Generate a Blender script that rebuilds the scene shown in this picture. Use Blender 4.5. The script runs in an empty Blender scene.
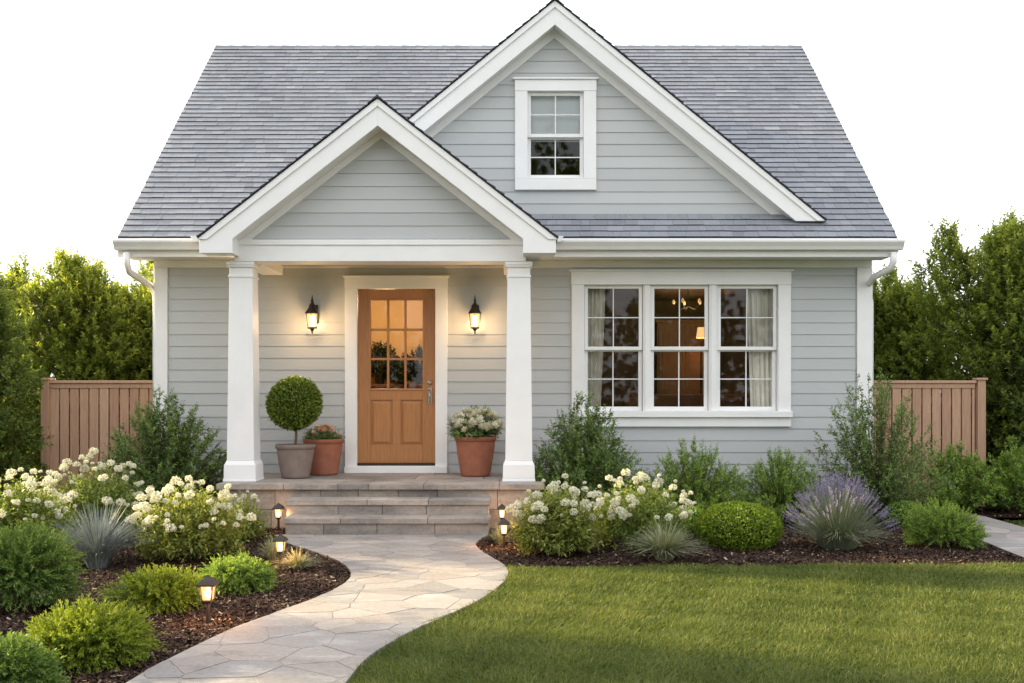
import bpy, bmesh, math, random
import numpy as np
from mathutils import Vector
R = math.radians
SC = bpy.context.scene
COL = SC.collection
# ---------------------------------------------------------------- camera, sky, sun, exposure
F = 995.0            # focal length in pixels of a 1024 px wide frame
CH = 1.375           # camera height above the ground
HY = 396.0           # horizon row
cd = bpy.data.cameras.new('camera'); cam = bpy.data.objects.new('camera', cd); COL.objects.link(cam)
cam.location = (0, 0, CH); cam.rotation_euler = (R(90), 0, 0)
cd.sensor_width = 36; cd.lens = 36*F/1024; cd.shift_y = (HY-341.5)/1024
cd.clip_start = 0.05; cd.clip_end = 2000
SC.camera = cam
SUN_AZ, SUN_EL = R(-72), R(19)       # azimuth from +Y, clockwise positive
w = bpy.data.worlds.new('World'); SC.world = w; w.use_nodes = True
nt = w.node_tree; bg = nt.nodes['Background']
sky = nt.nodes.new('ShaderNodeTexSky'); sky.sky_type = 'NISHITA'; sky.sun_disc = False
sky.sun_elevation = SUN_EL; sky.sun_rotation = SUN_AZ
sky.air_density = 1.0; sky.dust_density = 4.0; sky.ozone_density = 1.0
# bright thin overcast laid over the clear sky
wtc = nt.nodes.new('ShaderNodeTexCoord'); wn = nt.nodes.new('ShaderNodeTexNoise'); wn.inputs['Scale'].default_value = 2.2; wn.inputs['Detail'].default_value = 5
nt.links.new(wtc.outputs['Generated'], wn.inputs['Vector'])
wr = nt.nodes.new('ShaderNodeValToRGB'); wr.color_ramp.elements[0].position = 0.3; wr.color_ramp.elements[0].color = (5.2, 5.3, 5.55, 1)
wr.color_ramp.elements[1].position = 0.75; wr.color_ramp.elements[1].color = (6.4, 6.35, 6.3, 1); nt.links.new(wn.outputs[0], wr.inputs[0])
wm = nt.nodes.new('ShaderNodeMix'); wm.data_type = 'RGBA'; wm.inputs['Factor'].default_value = 0.86
nt.links.new(sky.outputs[0], wm.inputs[6]); nt.links.new(wr.outputs[0], wm.inputs[7])
nt.links.new(wm.outputs[2], bg.inputs[0]); bg.inputs[1].default_value = 0.112
sd = bpy.data.lights.new('sun', 'SUN'); sun = bpy.data.objects.new('sun', sd); COL.objects.link(sun)
sd.energy = 5.0; sd.angle = R(2); sd.color = (1.0, 0.80, 0.46)
sdir = Vector((math.sin(SUN_AZ)*math.cos(SUN_EL), math.cos(SUN_AZ)*math.cos(SUN_EL), math.sin(SUN_EL)))
sun.rotation_euler = sdir.to_track_quat('Z', 'Y').to_euler()
sun.location = sdir*60
SC.view_settings.view_transform = 'Standard'; SC.view_settings.look = 'None'
SC.view_settings.gamma = 1; SC.view_settings.exposure = 1.68
SC.view_settings.use_curve_mapping = False
SC.cycles.max_bounces = 8; SC.cycles.transparent_max_bounces = 12
SC.cycles.sample_clamp_indirect = 4

# ---------------------------------------------------------------- helpers
def gx(px, D): return (px-512)*D/F
def gz(py, D): return (HY-py)*D/F+CH
def gr(px, py):                     # ground point seen at a photo position
    D = CH*F/(py-HY); return (gx(px, D), D)

def mat(name, col, rough=0.6, spec=0.3, metal=0.0):
    m = bpy.data.materials.new(name); m.use_nodes = True
    b = m.node_tree.nodes['Principled BSDF']
    b.inputs['Base Color'].default_value = (*col, 1); b.inputs['Roughness'].default_value = rough
    b.inputs['Specular IOR Level'].default_value = spec; b.inputs['Metallic'].default_value = metal
    return m
def N(m, t, **kw):
    n = m.node_tree.nodes.new(t)
    for k, v in kw.items(): setattr(n, k, v)
    return n
def L(m, a, b): m.node_tree.links.new(a, b)
def ramp(m, fac, stops):
    r = N(m, 'ShaderNodeValToRGB'); e = r.color_ramp.elements
    while len(e) < len(stops): e.new(0.5)
    for el, (p, c) in zip(e, stops): el.position = p; el.color = (*c, 1)
    L(m, fac, r.inputs[0]); return r.outputs[0]
def noise(m, scale, detail=4, rough=0.55, vec=None, stretch=None):
    tc = N(m, 'ShaderNodeTexCoord'); src = vec or tc.outputs['Object']
    if stretch:
        mp = N(m, 'ShaderNodeMapping'); mp.inputs['Scale'].default_value = stretch
        L(m, src, mp.inputs[0]); src = mp.outputs[0]
    n = N(m, 'ShaderNodeTexNoise'); n.inputs['Scale'].default_value = scale
    n.inputs['Detail'].default_value = detail; n.inputs['Roughness'].default_value = rough
    L(m, src, n.inputs['Vector']); return n.outputs[0]
def bump(m, h, strength=0.3, dist=0.01):
    b = N(m, 'ShaderNodeBump'); b.inputs['Strength'].default_value = strength; b.inputs['Distance'].default_value = dist
    L(m, h, b.inputs['Height']); L(m, b.outputs[0], m.node_tree.nodes['Principled BSDF'].inputs['Normal'])
def base(m): return m.node_tree.nodes['Principled BSDF'].inputs['Base Color']
def mixc(m, fac, a, b, mode='MIX'):
    n = N(m, 'ShaderNodeMix', data_type='RGBA', blend_type=mode)
    for s, v in ((n.inputs['Factor'], fac), (n.inputs[6], a), (n.inputs[7], b)):
        if hasattr(v, 'is_output'): L(m, v, s)
        elif isinstance(v, (int, float)): s.default_value = v
        else: s.default_value = (*v, 1)
    return n.outputs[2]
def attr(m, name='rnd'):
    a = N(m, 'ShaderNodeAttribute'); a.attribute_name = name; return a.outputs['Fac']

def two_tone(name, c1, c2, scale, rough=0.6, spec=0.3, bs=0.0, bd=0.003, stretch=None, detail=5):
    m = mat(name, c1, rough, spec); n = noise(m, scale, detail, 0.6, stretch=stretch)
    L(m, ramp(m, n, [(0.3, c1), (0.7, c2)]), base(m))
    if bs: bump(m, n, bs, bd)
    return m

M = {}
# painted trim: white with faint dirt
M['trim'] = two_tone('trim_paint', (0.83, 0.83, 0.83), (0.77, 0.77, 0.77), 3.0, 0.5, 0.35, 0.05, 0.002)
M['gutter'] = two_tone('gutter_paint', (0.76, 0.76, 0.75), (0.70, 0.70, 0.69), 5.0, 0.35, 0.5)
m = mat('siding_paint', (0.42, 0.43, 0.42), 0.6, 0.25); M['siding'] = m
n1 = noise(m, 1.3, 5, 0.6); n2 = noise(m, 60, 4, 0.6, stretch=(0.06, 1, 1))
c = mixc(m, n1, (0.455, 0.475, 0.485), (0.505, 0.515, 0.518)); c2 = mixc(m, attr(m), (0.93, 0.93, 0.93), (1.04, 1.04, 1.04))
c = mixc(m, 1.0, c, c2, 'MULTIPLY'); L(m, c, base(m)); bump(m, n2, 0.12, 0.002)
# shingles
m = mat('roof_shingles', (0.2, 0.2, 0.24), 0.85, 0.15); M['shingle'] = m
c = ramp(m, attr(m), [(0.0, (0.155, 0.165, 0.19)), (0.45, (0.225, 0.238, 0.265)), (0.8, (0.275, 0.29, 0.318)), (1.0, (0.34, 0.35, 0.37))])
n2 = noise(m, 70, 6, 0.8); c = mixc(m, 0.42, c, ramp(m, n2, [(0.3, (0.09, 0.097, 0.112)), (0.7, (0.42, 0.435, 0.46))]))
n3 = noise(m, 0.9, 4, 0.6); c = mixc(m, 1.0, c, ramp(m, n3, [(0.3, (0.88, 0.88, 0.9)), (0.7, (1.08, 1.08, 1.08))]), 'MULTIPLY')
L(m, c, base(m)); bump(m, n2, 0.5, 0.004)
M['shedge'] = mat('shingle_edge', (0.06, 0.06, 0.075), 0.9, 0.1)
# stained door wood
m = mat('door_wood', (0.4, 0.2, 0.08), 0.42, 0.4); M['door'] = m
n1 = noise(m, 7, 6, 0.65, stretch=(8, 8, 0.5)); n2 = noise(m, 90, 3, 0.6, stretch=(3, 3, 0.06))
c = ramp(m, n1, [(0.25, (0.30, 0.125, 0.04)), (0.5, (0.40, 0.175, 0.062)), (0.75, (0.47, 0.225, 0.085))])
c = mixc(m, 0.25, c, ramp(m, n2, [(0.35, (0.24, 0.09, 0.03)), (0.65, (0.50, 0.24, 0.09))])); L(m, c, base(m)); bump(m, n2, 0.15, 0.001)
# fence cedar
m = mat('cedar', (0.4, 0.25, 0.18), 0.7, 0.2); M['cedar'] = m
n1 = noise(m, 5, 6, 0.7, stretch=(6, 6, 0.6)); n2 = noise(m, 70, 4, 0.6, stretch=(2, 2, 0.05))
c = ramp(m, attr(m), [(0, (0.36, 0.20, 0.125)), (0.5, (0.52, 0.315, 0.20)), (1, (0.64, 0.42, 0.28))])
c = mixc(m, 0.5, c, ramp(m, n1, [(0.3, (0.33, 0.19, 0.125)), (0.7, (0.62, 0.41, 0.285))]), 'MIX')
c = mixc(m, 0.3, c, ramp(m, n2, [(0.35, (0.25, 0.14, 0.095)), (0.65, (0.56, 0.37, 0.265))])); L(m, c, base(m)); bump(m, n2, 0.3, 0.003)
# steps / bluestone
m = mat('bluestone', (0.3, 0.29, 0.28), 0.75, 0.25); M['stone'] = m
n1 = noise(m, 2.2, 7, 0.65, stretch=(1, 1, 3)); n2 = noise(m, 28, 6, 0.7)
c = ramp(m, n1, [(0.36, (0.17, 0.16, 0.15)), (0.5, (0.32, 0.29, 0.265)), (0.66, (0.46, 0.41, 0.37))])
c = mixc(m, 0.3, c, ramp(m, n2, [(0.3, (0.16, 0.155, 0.15)), (0.7, (0.5, 0.47, 0.44))]))
c = mixc(m, 1.0, c, mixc(m, attr(m), (0.70, 0.71, 0.73), (1.15, 1.08, 1.02)), 'MULTIPLY'); L(m, c, base(m)); bump(m, n2, 0.35, 0.006)
# flagstone path
m = mat('flagstone', (0.42, 0.38, 0.35), 0.8, 0.2); M['flag'] = m
c = ramp(m, attr(m), [(0, (0.125, 0.13, 0.14)), (0.3, (0.25, 0.21, 0.185)), (0.5, (0.32, 0.285, 0.26)), (0.75, (0.165, 0.165, 0.17)), (1, (0.34, 0.30, 0.275))])
n1 = noise(m, 3.5, 8, 0.62, stretch=(0.7, 1.6, 1)); n2 = noise(m, 35, 6, 0.7)
c = mixc(m, 0.42, c, ramp(m, n1, [(0.36, (0.13, 0.125, 0.13)), (0.46, (0.30, 0.26, 0.24)), (0.54, (0.25, 0.245, 0.25)), (0.64, (0.46, 0.43, 0.41))]))
c = mixc(m, 0.18, c, ramp(m, n2, [(0.3, (0.13, 0.125, 0.12)), (0.7, (0.55, 0.52, 0.50))])); L(m, c, base(m))
mx = N(m, 'ShaderNodeMath', operation='ADD'); L(m, n1, mx.inputs[0]); L(m, n2, mx.inputs[1]); bump(m, mx.outputs[0], 0.5, 0.008)
M['mortar'] = two_tone('path_mortar', (0.36, 0.33, 0.30), (0.26, 0.24, 0.22), 30, 0.95, 0.1, 0.5, 0.004)
# soils
m = mat('mulch_soil', (0.03, 0.02, 0.015), 0.95, 0.1); M['mulch'] = m
n1 = noise(m, 45, 6, 0.75); L(m, ramp(m, n1, [(0.3, (0.014, 0.009, 0.007)), (0.55, (0.05, 0.030, 0.021)), (0.8, (0.11, 0.068, 0.048))]), base(m)); bump(m, n1, 1.0, 0.03)
m = mat('bark_chips', (0.06, 0.035, 0.025), 0.85, 0.15); M['chips'] = m
L(m, ramp(m, attr(m), [(0, (0.020, 0.012, 0.010)), (0.6, (0.045, 0.026, 0.019)), (0.93, (0.085, 0.050, 0.035)), (0.97, (0.25, 0.18, 0.12)), (1, (0.40, 0.33, 0.25))]), base(m))
m = mat('turf_soil', (0.04, 0.05, 0.02), 0.95, 0.1); M['turf'] = m
n1 = noise(m, 30, 5, 0.7); L(m, ramp(m, n1, [(0.3, (0.03, 0.042, 0.012)), (0.7, (0.07, 0.10, 0.025))]), base(m)); bump(m, n1, 0.6, 0.02)
M['black'] = mat('black_metal', (0.018, 0.016, 0.015), 0.42, 0.5)
M['bronze'] = mat('bronze_metal', (0.035, 0.025, 0.02), 0.45, 0.5, 0.3)
M['nickel'] = mat('worn_nickel', (0.36, 0.33, 0.28), 0.35, 0.5, 0.9)
M['terra'] = two_tone('terracotta', (0.29, 0.105, 0.062), (0.36, 0.15, 0.095), 9, 0.8, 0.2, 0.2, 0.003)
M['taupe'] = two_tone('taupe_clay', (0.19, 0.145, 0.125), (0.25, 0.195, 0.17), 9, 0.8, 0.2, 0.2, 0.003)
M['soil'] = two_tone('potting_soil', (0.02, 0.013, 0.01), (0.05, 0.035, 0.025), 60, 0.95, 0.1, 0.8, 0.01)
M['bark'] = two_tone('bark', (0.10, 0.07, 0.05), (0.18, 0.135, 0.10), 30, 0.9, 0.1, 0.6, 0.006, stretch=(1, 1, 0.25))
M['stem'] = mat('green_stem', (0.10, 0.13, 0.045), 0.7, 0.2)
M['twig'] = mat('brown_twig', (0.10, 0.07, 0.045), 0.8, 0.15)
M['ceil'] = two_tone('porch_ceiling', (0.42, 0.38, 0.33), (0.46, 0.42, 0.36), 4, 0.6, 0.2)
M['found'] = two_tone('foundation', (0.30, 0.30, 0.29), (0.38, 0.37, 0.36), 12, 0.9, 0.1, 0.3, 0.004)
M['inwall'] = two_tone('room_wall', (0.16, 0.11, 0.075), (0.19, 0.13, 0.09), 2, 0.8, 0.1)
M['hallwall'] = two_tone('hall_wall', (0.44, 0.31, 0.165), (0.48, 0.34, 0.19), 2, 0.8, 0.1)
M['infloor'] = two_tone('room_floor', (0.14, 0.075, 0.04), (0.20, 0.11, 0.06), 6, 0.5, 0.3, stretch=(1, 8, 1))
M['darkwood'] = two_tone('dark_wood', (0.07, 0.035, 0.02), (0.12, 0.06, 0.035), 8, 0.5, 0.3, stretch=(4, 4, 0.5))
M['warmwood'] = two_tone('warm_wood', (0.21, 0.125, 0.075), (0.27, 0.165, 0.10), 8, 0.5, 0.3, stretch=(4, 4, 0.5))
M['leather'] = two_tone('sofa_fabric', (0.20, 0.085, 0.045), (0.26, 0.11, 0.06), 20, 0.7, 0.2)
M['curtain'] = two_tone('curtain_linen', (0.84, 0.79, 0.70), (0.88, 0.84, 0.76), 120, 0.9, 0.1, stretch=(1, 1, 0.2))
M['blind'] = two_tone('sky_blind_fabric', (0.84, 0.87, 0.90), (0.87, 0.90, 0.92), 50, 0.9, 0.1)
def emis(name, col, s):
    m = mat(name, col); b = m.node_tree.nodes['Principled BSDF']
    b.inputs['Emission Color'].default_value = (*col, 1); b.inputs['Emission Strength'].default_value = s; return m
def litglass(name, c, e, a):
    m = bpy.data.materials.new(name); m.use_nodes = True; t = m.node_tree; t.nodes.clear(); o = t.nodes.new('ShaderNodeOutputMaterial')
    mx = t.nodes.new('ShaderNodeMixShader'); mx.inputs[0].default_value = a; tr = t.nodes.new('ShaderNodeBsdfTransparent'); em = t.nodes.new('ShaderNodeEmission')
    em.inputs[0].default_value = (*c, 1); em.inputs[1].default_value = e; t.links.new(tr.outputs[0], mx.inputs[1]); t.links.new(em.outputs[0], mx.inputs[2]); t.links.new(mx.outputs[0], o.inputs[0]); return m
M['amberglass'] = litglass('amber_lamp_glass', (1.0, 0.52, 0.17), 0.62, 0.75)
M['core'] = emis('bulb_core', (1.0, 0.80, 0.50), 5)
M['lit'] = emis('lit_lamp_glass', (1.0, 0.80, 0.48), 1.9)
M['bulb'] = emis('lit_bulb', (1.0, 0.60, 0.28), 0.15)
M['shade'] = emis('lit_shade', (1.0, 0.60, 0.26), 0.28)
# window glass: thin, mirrors by Fresnel
def glass(name, tint, ior):
    m = bpy.data.materials.new(name); m.use_nodes = True; t = m.node_tree; t.nodes.clear()
    o = t.nodes.new('ShaderNodeOutputMaterial'); mx = t.nodes.new('ShaderNodeMixShader')
    a = t.nodes.new('ShaderNodeBsdfTransparent'); a.inputs[0].default_value = (*tint, 1)
    g = t.nodes.new('ShaderNodeBsdfGlossy'); g.inputs['Roughness'].default_value = 0.02
    f = t.nodes.new('ShaderNodeFresnel'); f.inputs[0].default_value = ior
    t.links.new(f.outputs[0], mx.inputs[0]); t.links.new(a.outputs[0], mx.inputs[1]); t.links.new(g.outputs[0], mx.inputs[2])
    t.links.new(mx.outputs[0], o.inputs[0]); return m
M['glass'] = glass('window_glass', (0.86, 0.88, 0.87), 1.55)

def leafmat(name, dark, mid, light, trans=0.35, tint=(1.25, 1.2, 0.55), rough=0.5):
    m = bpy.data.materials.new(name); m.use_nodes = True; b = m.node_tree.nodes['Principled BSDF']
    b.inputs['Roughness'].default_value = rough; b.inputs['Specular IOR Level'].default_value = 0.25
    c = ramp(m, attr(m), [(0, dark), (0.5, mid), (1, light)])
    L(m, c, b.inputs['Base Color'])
    t = N(m, 'ShaderNodeBsdfTranslucent'); tc = mixc(m, 1.0, c, tint, 'MULTIPLY'); L(m, tc, t.inputs[0])
    mx = N(m, 'ShaderNodeMixShader'); mx.inputs[0].default_value = trans
    L(m, b.outputs[0], mx.inputs[1]); L(m, t.outputs[0], mx.inputs[2])
    L(m, mx.outputs[0], m.node_tree.nodes['Material Output'].inputs[0]); return m
LM = {}
LM['hedge'] = leafmat('hedge_leaves', (0.067, 0.110, 0.026), (0.221, 0.288, 0.059), (0.538, 0.576, 0.134), 0.45)
LM['hedgedark'] = leafmat('dark_hedge_leaves', (0.056, 0.101, 0.028), (0.158, 0.225, 0.062), (0.383, 0.450, 0.113), 0.42)
LM['shrub'] = leafmat('shrub_leaves', (0.081, 0.143, 0.051), (0.172, 0.265, 0.084), (0.322, 0.425, 0.127), 0.3)
LM['yellow'] = leafmat('yellow_green_needles', (0.094, 0.150, 0.022), (0.237, 0.312, 0.035), (0.425, 0.475, 0.062), 0.35)
LM['green'] = leafmat('green_needles', (0.101, 0.184, 0.045), (0.224, 0.344, 0.072), (0.405, 0.528, 0.101), 0.35)
LM['dgreen'] = leafmat('dark_needles', (0.072, 0.132, 0.041), (0.151, 0.254, 0.057), (0.344, 0.446, 0.092), 0.3)
LM['box'] = leafmat('boxwood_leaves', (0.067, 0.119, 0.018), (0.164, 0.230, 0.033), (0.312, 0.378, 0.075), 0.25, rough=0.4)
LM['boxy'] = leafmat('bright_boxwood_leaves', (0.099, 0.165, 0.017), (0.231, 0.330, 0.031), (0.374, 0.462, 0.055), 0.3, rough=0.45)
LM['hyd'] = leafmat('hydrangea_leaves', (0.097, 0.152, 0.041), (0.220, 0.289, 0.076), (0.413, 0.468, 0.138), 0.35)
LM['hydlit'] = leafmat('lit_hydrangea_leaves', (0.132, 0.176, 0.039), (0.286, 0.330, 0.088), (0.462, 0.473, 0.165), 0.4)  # paler copy of the hydrangea leaves, yellowish light put into the colour
LM['blue'] = leafmat('blue_grass', (0.09, 0.115, 0.115), (0.19, 0.225, 0.225), (0.32, 0.36, 0.35), 0.15, (1, 1, 1))
LM['sage'] = leafmat('sage_grass', (0.13, 0.15, 0.08), (0.26, 0.28, 0.17), (0.42, 0.43, 0.30), 0.25)
LM['lav'] = leafmat('lavender_stems', (0.12, 0.15, 0.10), (0.22, 0.26, 0.17), (0.34, 0.37, 0.27), 0.2)
LM['purple'] = leafmat('lavender_florets', (0.17, 0.13, 0.27), (0.30, 0.24, 0.42), (0.44, 0.37, 0.55), 0.2, (1, 1, 1))
LM['lawn'] = leafmat('lawn_blades', (0.052, 0.078, 0.016), (0.121, 0.161, 0.031), (0.299, 0.293, 0.086), 0.38)
LM['petal'] = leafmat('white_petals', (0.66, 0.65, 0.46), (0.78, 0.765, 0.62), (0.86, 0.85, 0.76), 0.35, (1.0, 1.0, 0.93))
LM['pink'] = leafmat('pink_petals', (0.62, 0.32, 0.24), (0.74, 0.46, 0.36), (0.82, 0.62, 0.5), 0.25)

def tag(o, label=None, cat=None, group=None, kind=None):
    if label: o['label'] = label
    if cat: o['category'] = cat
    if group: o['group'] = group
    if kind: o['kind'] = kind
    return o
def empty(name, loc=(0, 0, 0), rz=0):
    o = bpy.data.objects.new(name, None); COL.objects.link(o); o.location = loc; o.rotation_euler = (0, 0, rz); return o

class MB:
    def __init__(s): s.v = []; s.f = []; s.mi = []; s.r = []
    def add(s, vs, fs, mi=0, r=0.5):
        b = len(s.v); s.v += [tuple(p) for p in vs]
        for f in fs: s.f.append(tuple(b+i for i in f)); s.mi.append(mi); s.r.append(r)
    def box(s, x0, x1, y0, y1, z0, z1, mi=0, r=0.5):
        s.add([(x0,y0,z0),(x1,y0,z0),(x1,y1,z0),(x0,y1,z0),(x0,y0,z1),(x1,y0,z1),(x1,y1,z1),(x0,y1,z1)],
              [(0,3,2,1),(4,5,6,7),(0,1,5,4),(1,2,6,5),(2,3,7,6),(3,0,4,7)], mi, r)
    def hexa(s, p, mi=0, r=0.5):   # 4 bottom, 4 top
        s.add(p, [(0,3,2,1),(4,5,6,7),(0,1,5,4),(1,2,6,5),(2,3,7,6),(3,0,4,7)], mi, r)
    def prism(s, poly, y0, y1, mi=0, r=0.5):     # polygon in XZ, counter-clockwise seen from -Y
        n = len(poly)
        s.add([(x, y0, z) for x, z in poly]+[(x, y1, z) for x, z in poly],
              [tuple(range(n)), tuple(range(2*n-1, n-1, -1))]+[(i, n+i, n+(i+1) % n, (i+1) % n) for i in range(n)], mi, r)
    def slab(s, poly, z0, z1, mi=0, r=0.5):      # polygon in XY
        n = len(poly)
        s.add([(x, y, z1) for x, y in poly]+[(x, y, z0) for x, y in poly],
              [tuple(range(n)), tuple(range(2*n-1, n-1, -1))]+[(n+i, n+(i+1) % n, (i+1) % n, i) for i in range(n)], mi, r)
    def lathe(s, prof, cx=0, cy=0, cz=0, n=24, mi=0, rot=0.0, cap=True):
        b = []
        for r_, z in prof:
            for i in range(n):
                a = rot+2*math.pi*i/n; b.append((cx+r_*math.cos(a), cy+r_*math.sin(a), cz+z))
        fs = []
        for k in range(len(prof)-1):
            for i in range(n):
                j = (i+1) % n; fs.append((k*n+i, k*n+j, (k+1)*n+j, (k+1)*n+i))
        if cap: fs.append(tuple(range(n-1, -1, -1))); fs.append(tuple((len(prof)-1)*n+i for i in range(n)))
        s.add(b, fs, mi)
    def tube(s, pts, r, n=8, mi=0):
        pts = [Vector(p) for p in pts]; rs = r if isinstance(r, (list, tuple)) else [r]*len(pts); vs = []
        for k, p in enumerate(pts):
            d = (pts[min(k+1, len(pts)-1)]-pts[max(k-1, 0)]).normalized()
            u = d.cross(Vector((0.31, 0.12, 0.94))); u = u.normalized() if u.length > 1e-3 else Vector((1, 0, 0)); v = d.cross(u)
            for i in range(n):
                a = 2*math.pi*i/n; vs.append(p+(u*math.cos(a)+v*math.sin(a))*rs[k])
        fs = [(k*n+i, k*n+(i+1) % n, (k+1)*n+(i+1) % n, (k+1)*n+i) for k in range(len(pts)-1) for i in range(n)]
        fs += [tuple(range(n-1, -1, -1)), tuple((len(pts)-1)*n+i for i in range(n))]
        s.add(vs, fs, mi)
    def build(s, name, mats, parent=None, bevel=0, smooth=False):
        me = bpy.data.meshes.new(name); me.from_pydata(s.v, [], s.f)
        if not isinstance(mats, (list, tuple)): mats = [mats]
        for m in mats: me.materials.append(m)
        me.polygons.foreach_set('material_index', s.mi)
        a = me.attributes.new('rnd', 'FLOAT', 'FACE'); a.data.foreach_set('value', s.r)
        bm = bmesh.new(); bm.from_mesh(me); bmesh.ops.recalc_face_normals(bm, faces=bm.faces); bm.to_mesh(me); bm.free()
        if smooth: me.polygons.foreach_set('use_smooth', [True]*len(me.polygons))
        me.update(); o = bpy.data.objects.new(name, me); COL.objects.link(o); o.parent = parent
        if bevel:
            b = o.modifiers.new('bevel', 'BEVEL'); b.width = bevel; b.segments = 2; b.limit_method = 'ANGLE'; b.angle_limit = R(40)
        return o

def np_mesh(name, V, Fq, rnd, m, parent=None, mi=None):
    """V (n,3), Fq (f,k) equal-size faces, rnd (f,)"""
    me = bpy.data.meshes.new(name); k = Fq.shape[1]; nf = len(Fq)
    me.vertices.add(len(V)); me.vertices.foreach_set('co', V.astype(np.float32).ravel())
    me.loops.add(nf*k); me.loops.foreach_set('vertex_index', Fq.astype(np.int32).ravel())
    me.polygons.add(nf); me.polygons.foreach_set('loop_start', np.arange(0, nf*k, k, dtype=np.int32))
    me.update(calc_edges=True)
    for q in (m if isinstance(m, (list, tuple)) else [m]): me.materials.append(q)
    if mi is not None: me.polygons.foreach_set('material_index', mi.astype(np.int32))
    a = me.attributes.new('rnd', 'FLOAT', 'FACE'); a.data.foreach_set('value', rnd.astype(np.float32))
    me.validate(); o = bpy.data.objects.new(name, me); COL.objects.link(o); o.parent = parent; return o

def nrm(a): return a/np.maximum(np.linalg.norm(a, axis=-1, keepdims=True), 1e-9)
def leaves(pos, d, up, ln, wd, fold=0.25):
    """kite leaf quads: pos, d, up (N,3); ln, wd (N,)"""
    s = nrm(np.cross(d, up)); n = np.cross(s, d); ln = ln[:, None]; wd = wd[:, None]
    a = pos; t = pos+d*ln-n*ln*0.10
    m1 = pos+d*ln*0.45+s*wd*0.5+n*wd*fold; m2 = pos+d*ln*0.45-s*wd*0.5+n*wd*fold
    V = np.stack([a, m1, t, m2], 1).reshape(-1, 3); Fq = np.arange(len(pos)*4).reshape(-1, 4)
    return V, Fq
def sprays(rng, p, d, ln, n, leafL, leafW, spread=0.8, droop=0.0, wob=0.25, bend=0.0):
    """twigs at p along d with n leaves each"""
    S = len(p); u = nrm(np.cross(d, rng.normal(size=(S, 3)))); v = np.cross(d, u)
    t = (np.arange(n)+rng.random((S, n)))/n; t = 0.08+0.92*t
    ang = rng.random((S, 1))*6.28+np.arange(n)[None]*2.4
    side = u[:, None]*np.cos(ang)[..., None]+v[:, None]*np.sin(ang)[..., None]
    q = p[:, None]+d[:, None]*(t*ln[:, None])[..., None]
    q[..., 2] -= droop*(t*ln[:, None])**2
    ld = nrm(d[:, None]*(0.55+0.6*(t[..., None]**2))+side*spread+rng.normal(size=(S, n, 3))*wob)
    up = nrm(np.cross(np.cross(ld, np.array([0, 0, 1.0])), ld)+rng.normal(size=(S, n, 3))*0.45+1e-6)
    L_ = leafL*(0.65+0.6*rng.random((S, n)))*(1.12-0.45*t); W_ = L_*leafW/leafL
    return q.reshape(-1, 3), ld.reshape(-1, 3), up.reshape(-1, 3), L_.ravel(), W_.ravel(), t.ravel()
def twigs_mesh(P0, P1, r0, mid=None):
    """thin three-sided tapering sticks, quads"""
    d = nrm(P1-P0); u = nrm(np.cross(d, np.array([0.3, 0.5, 0.81]))); v = np.cross(d, u); n = len(P0)
    vs = []
    for P, r_ in ((P0, r0), (P1, r0*0.35)):
        for a in (0, 2.094, 4.189): vs.append(P+(u*math.cos(a)+v*math.sin(a))*np.asarray(r_).reshape(-1, 1))
    V = np.stack(vs, 1).reshape(-1, 3); b = np.arange(n)[:, None]*6
    Fq = np.concatenate([b+np.array([[i, (i+1) % 3, 3+(i+1) % 3, 3+i]]) for i in range(3)])
    return V, Fq

def lump(rng, k=6):
    c = nrm(rng.normal(size=(k, 3))); a = rng.uniform(-0.16, 0.2, k)
    def f(d):
        return 1+sum(a[i]*np.exp(-((d-c[i])**2).sum(-1)*2.2) for i in range(k))
    return f

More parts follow.
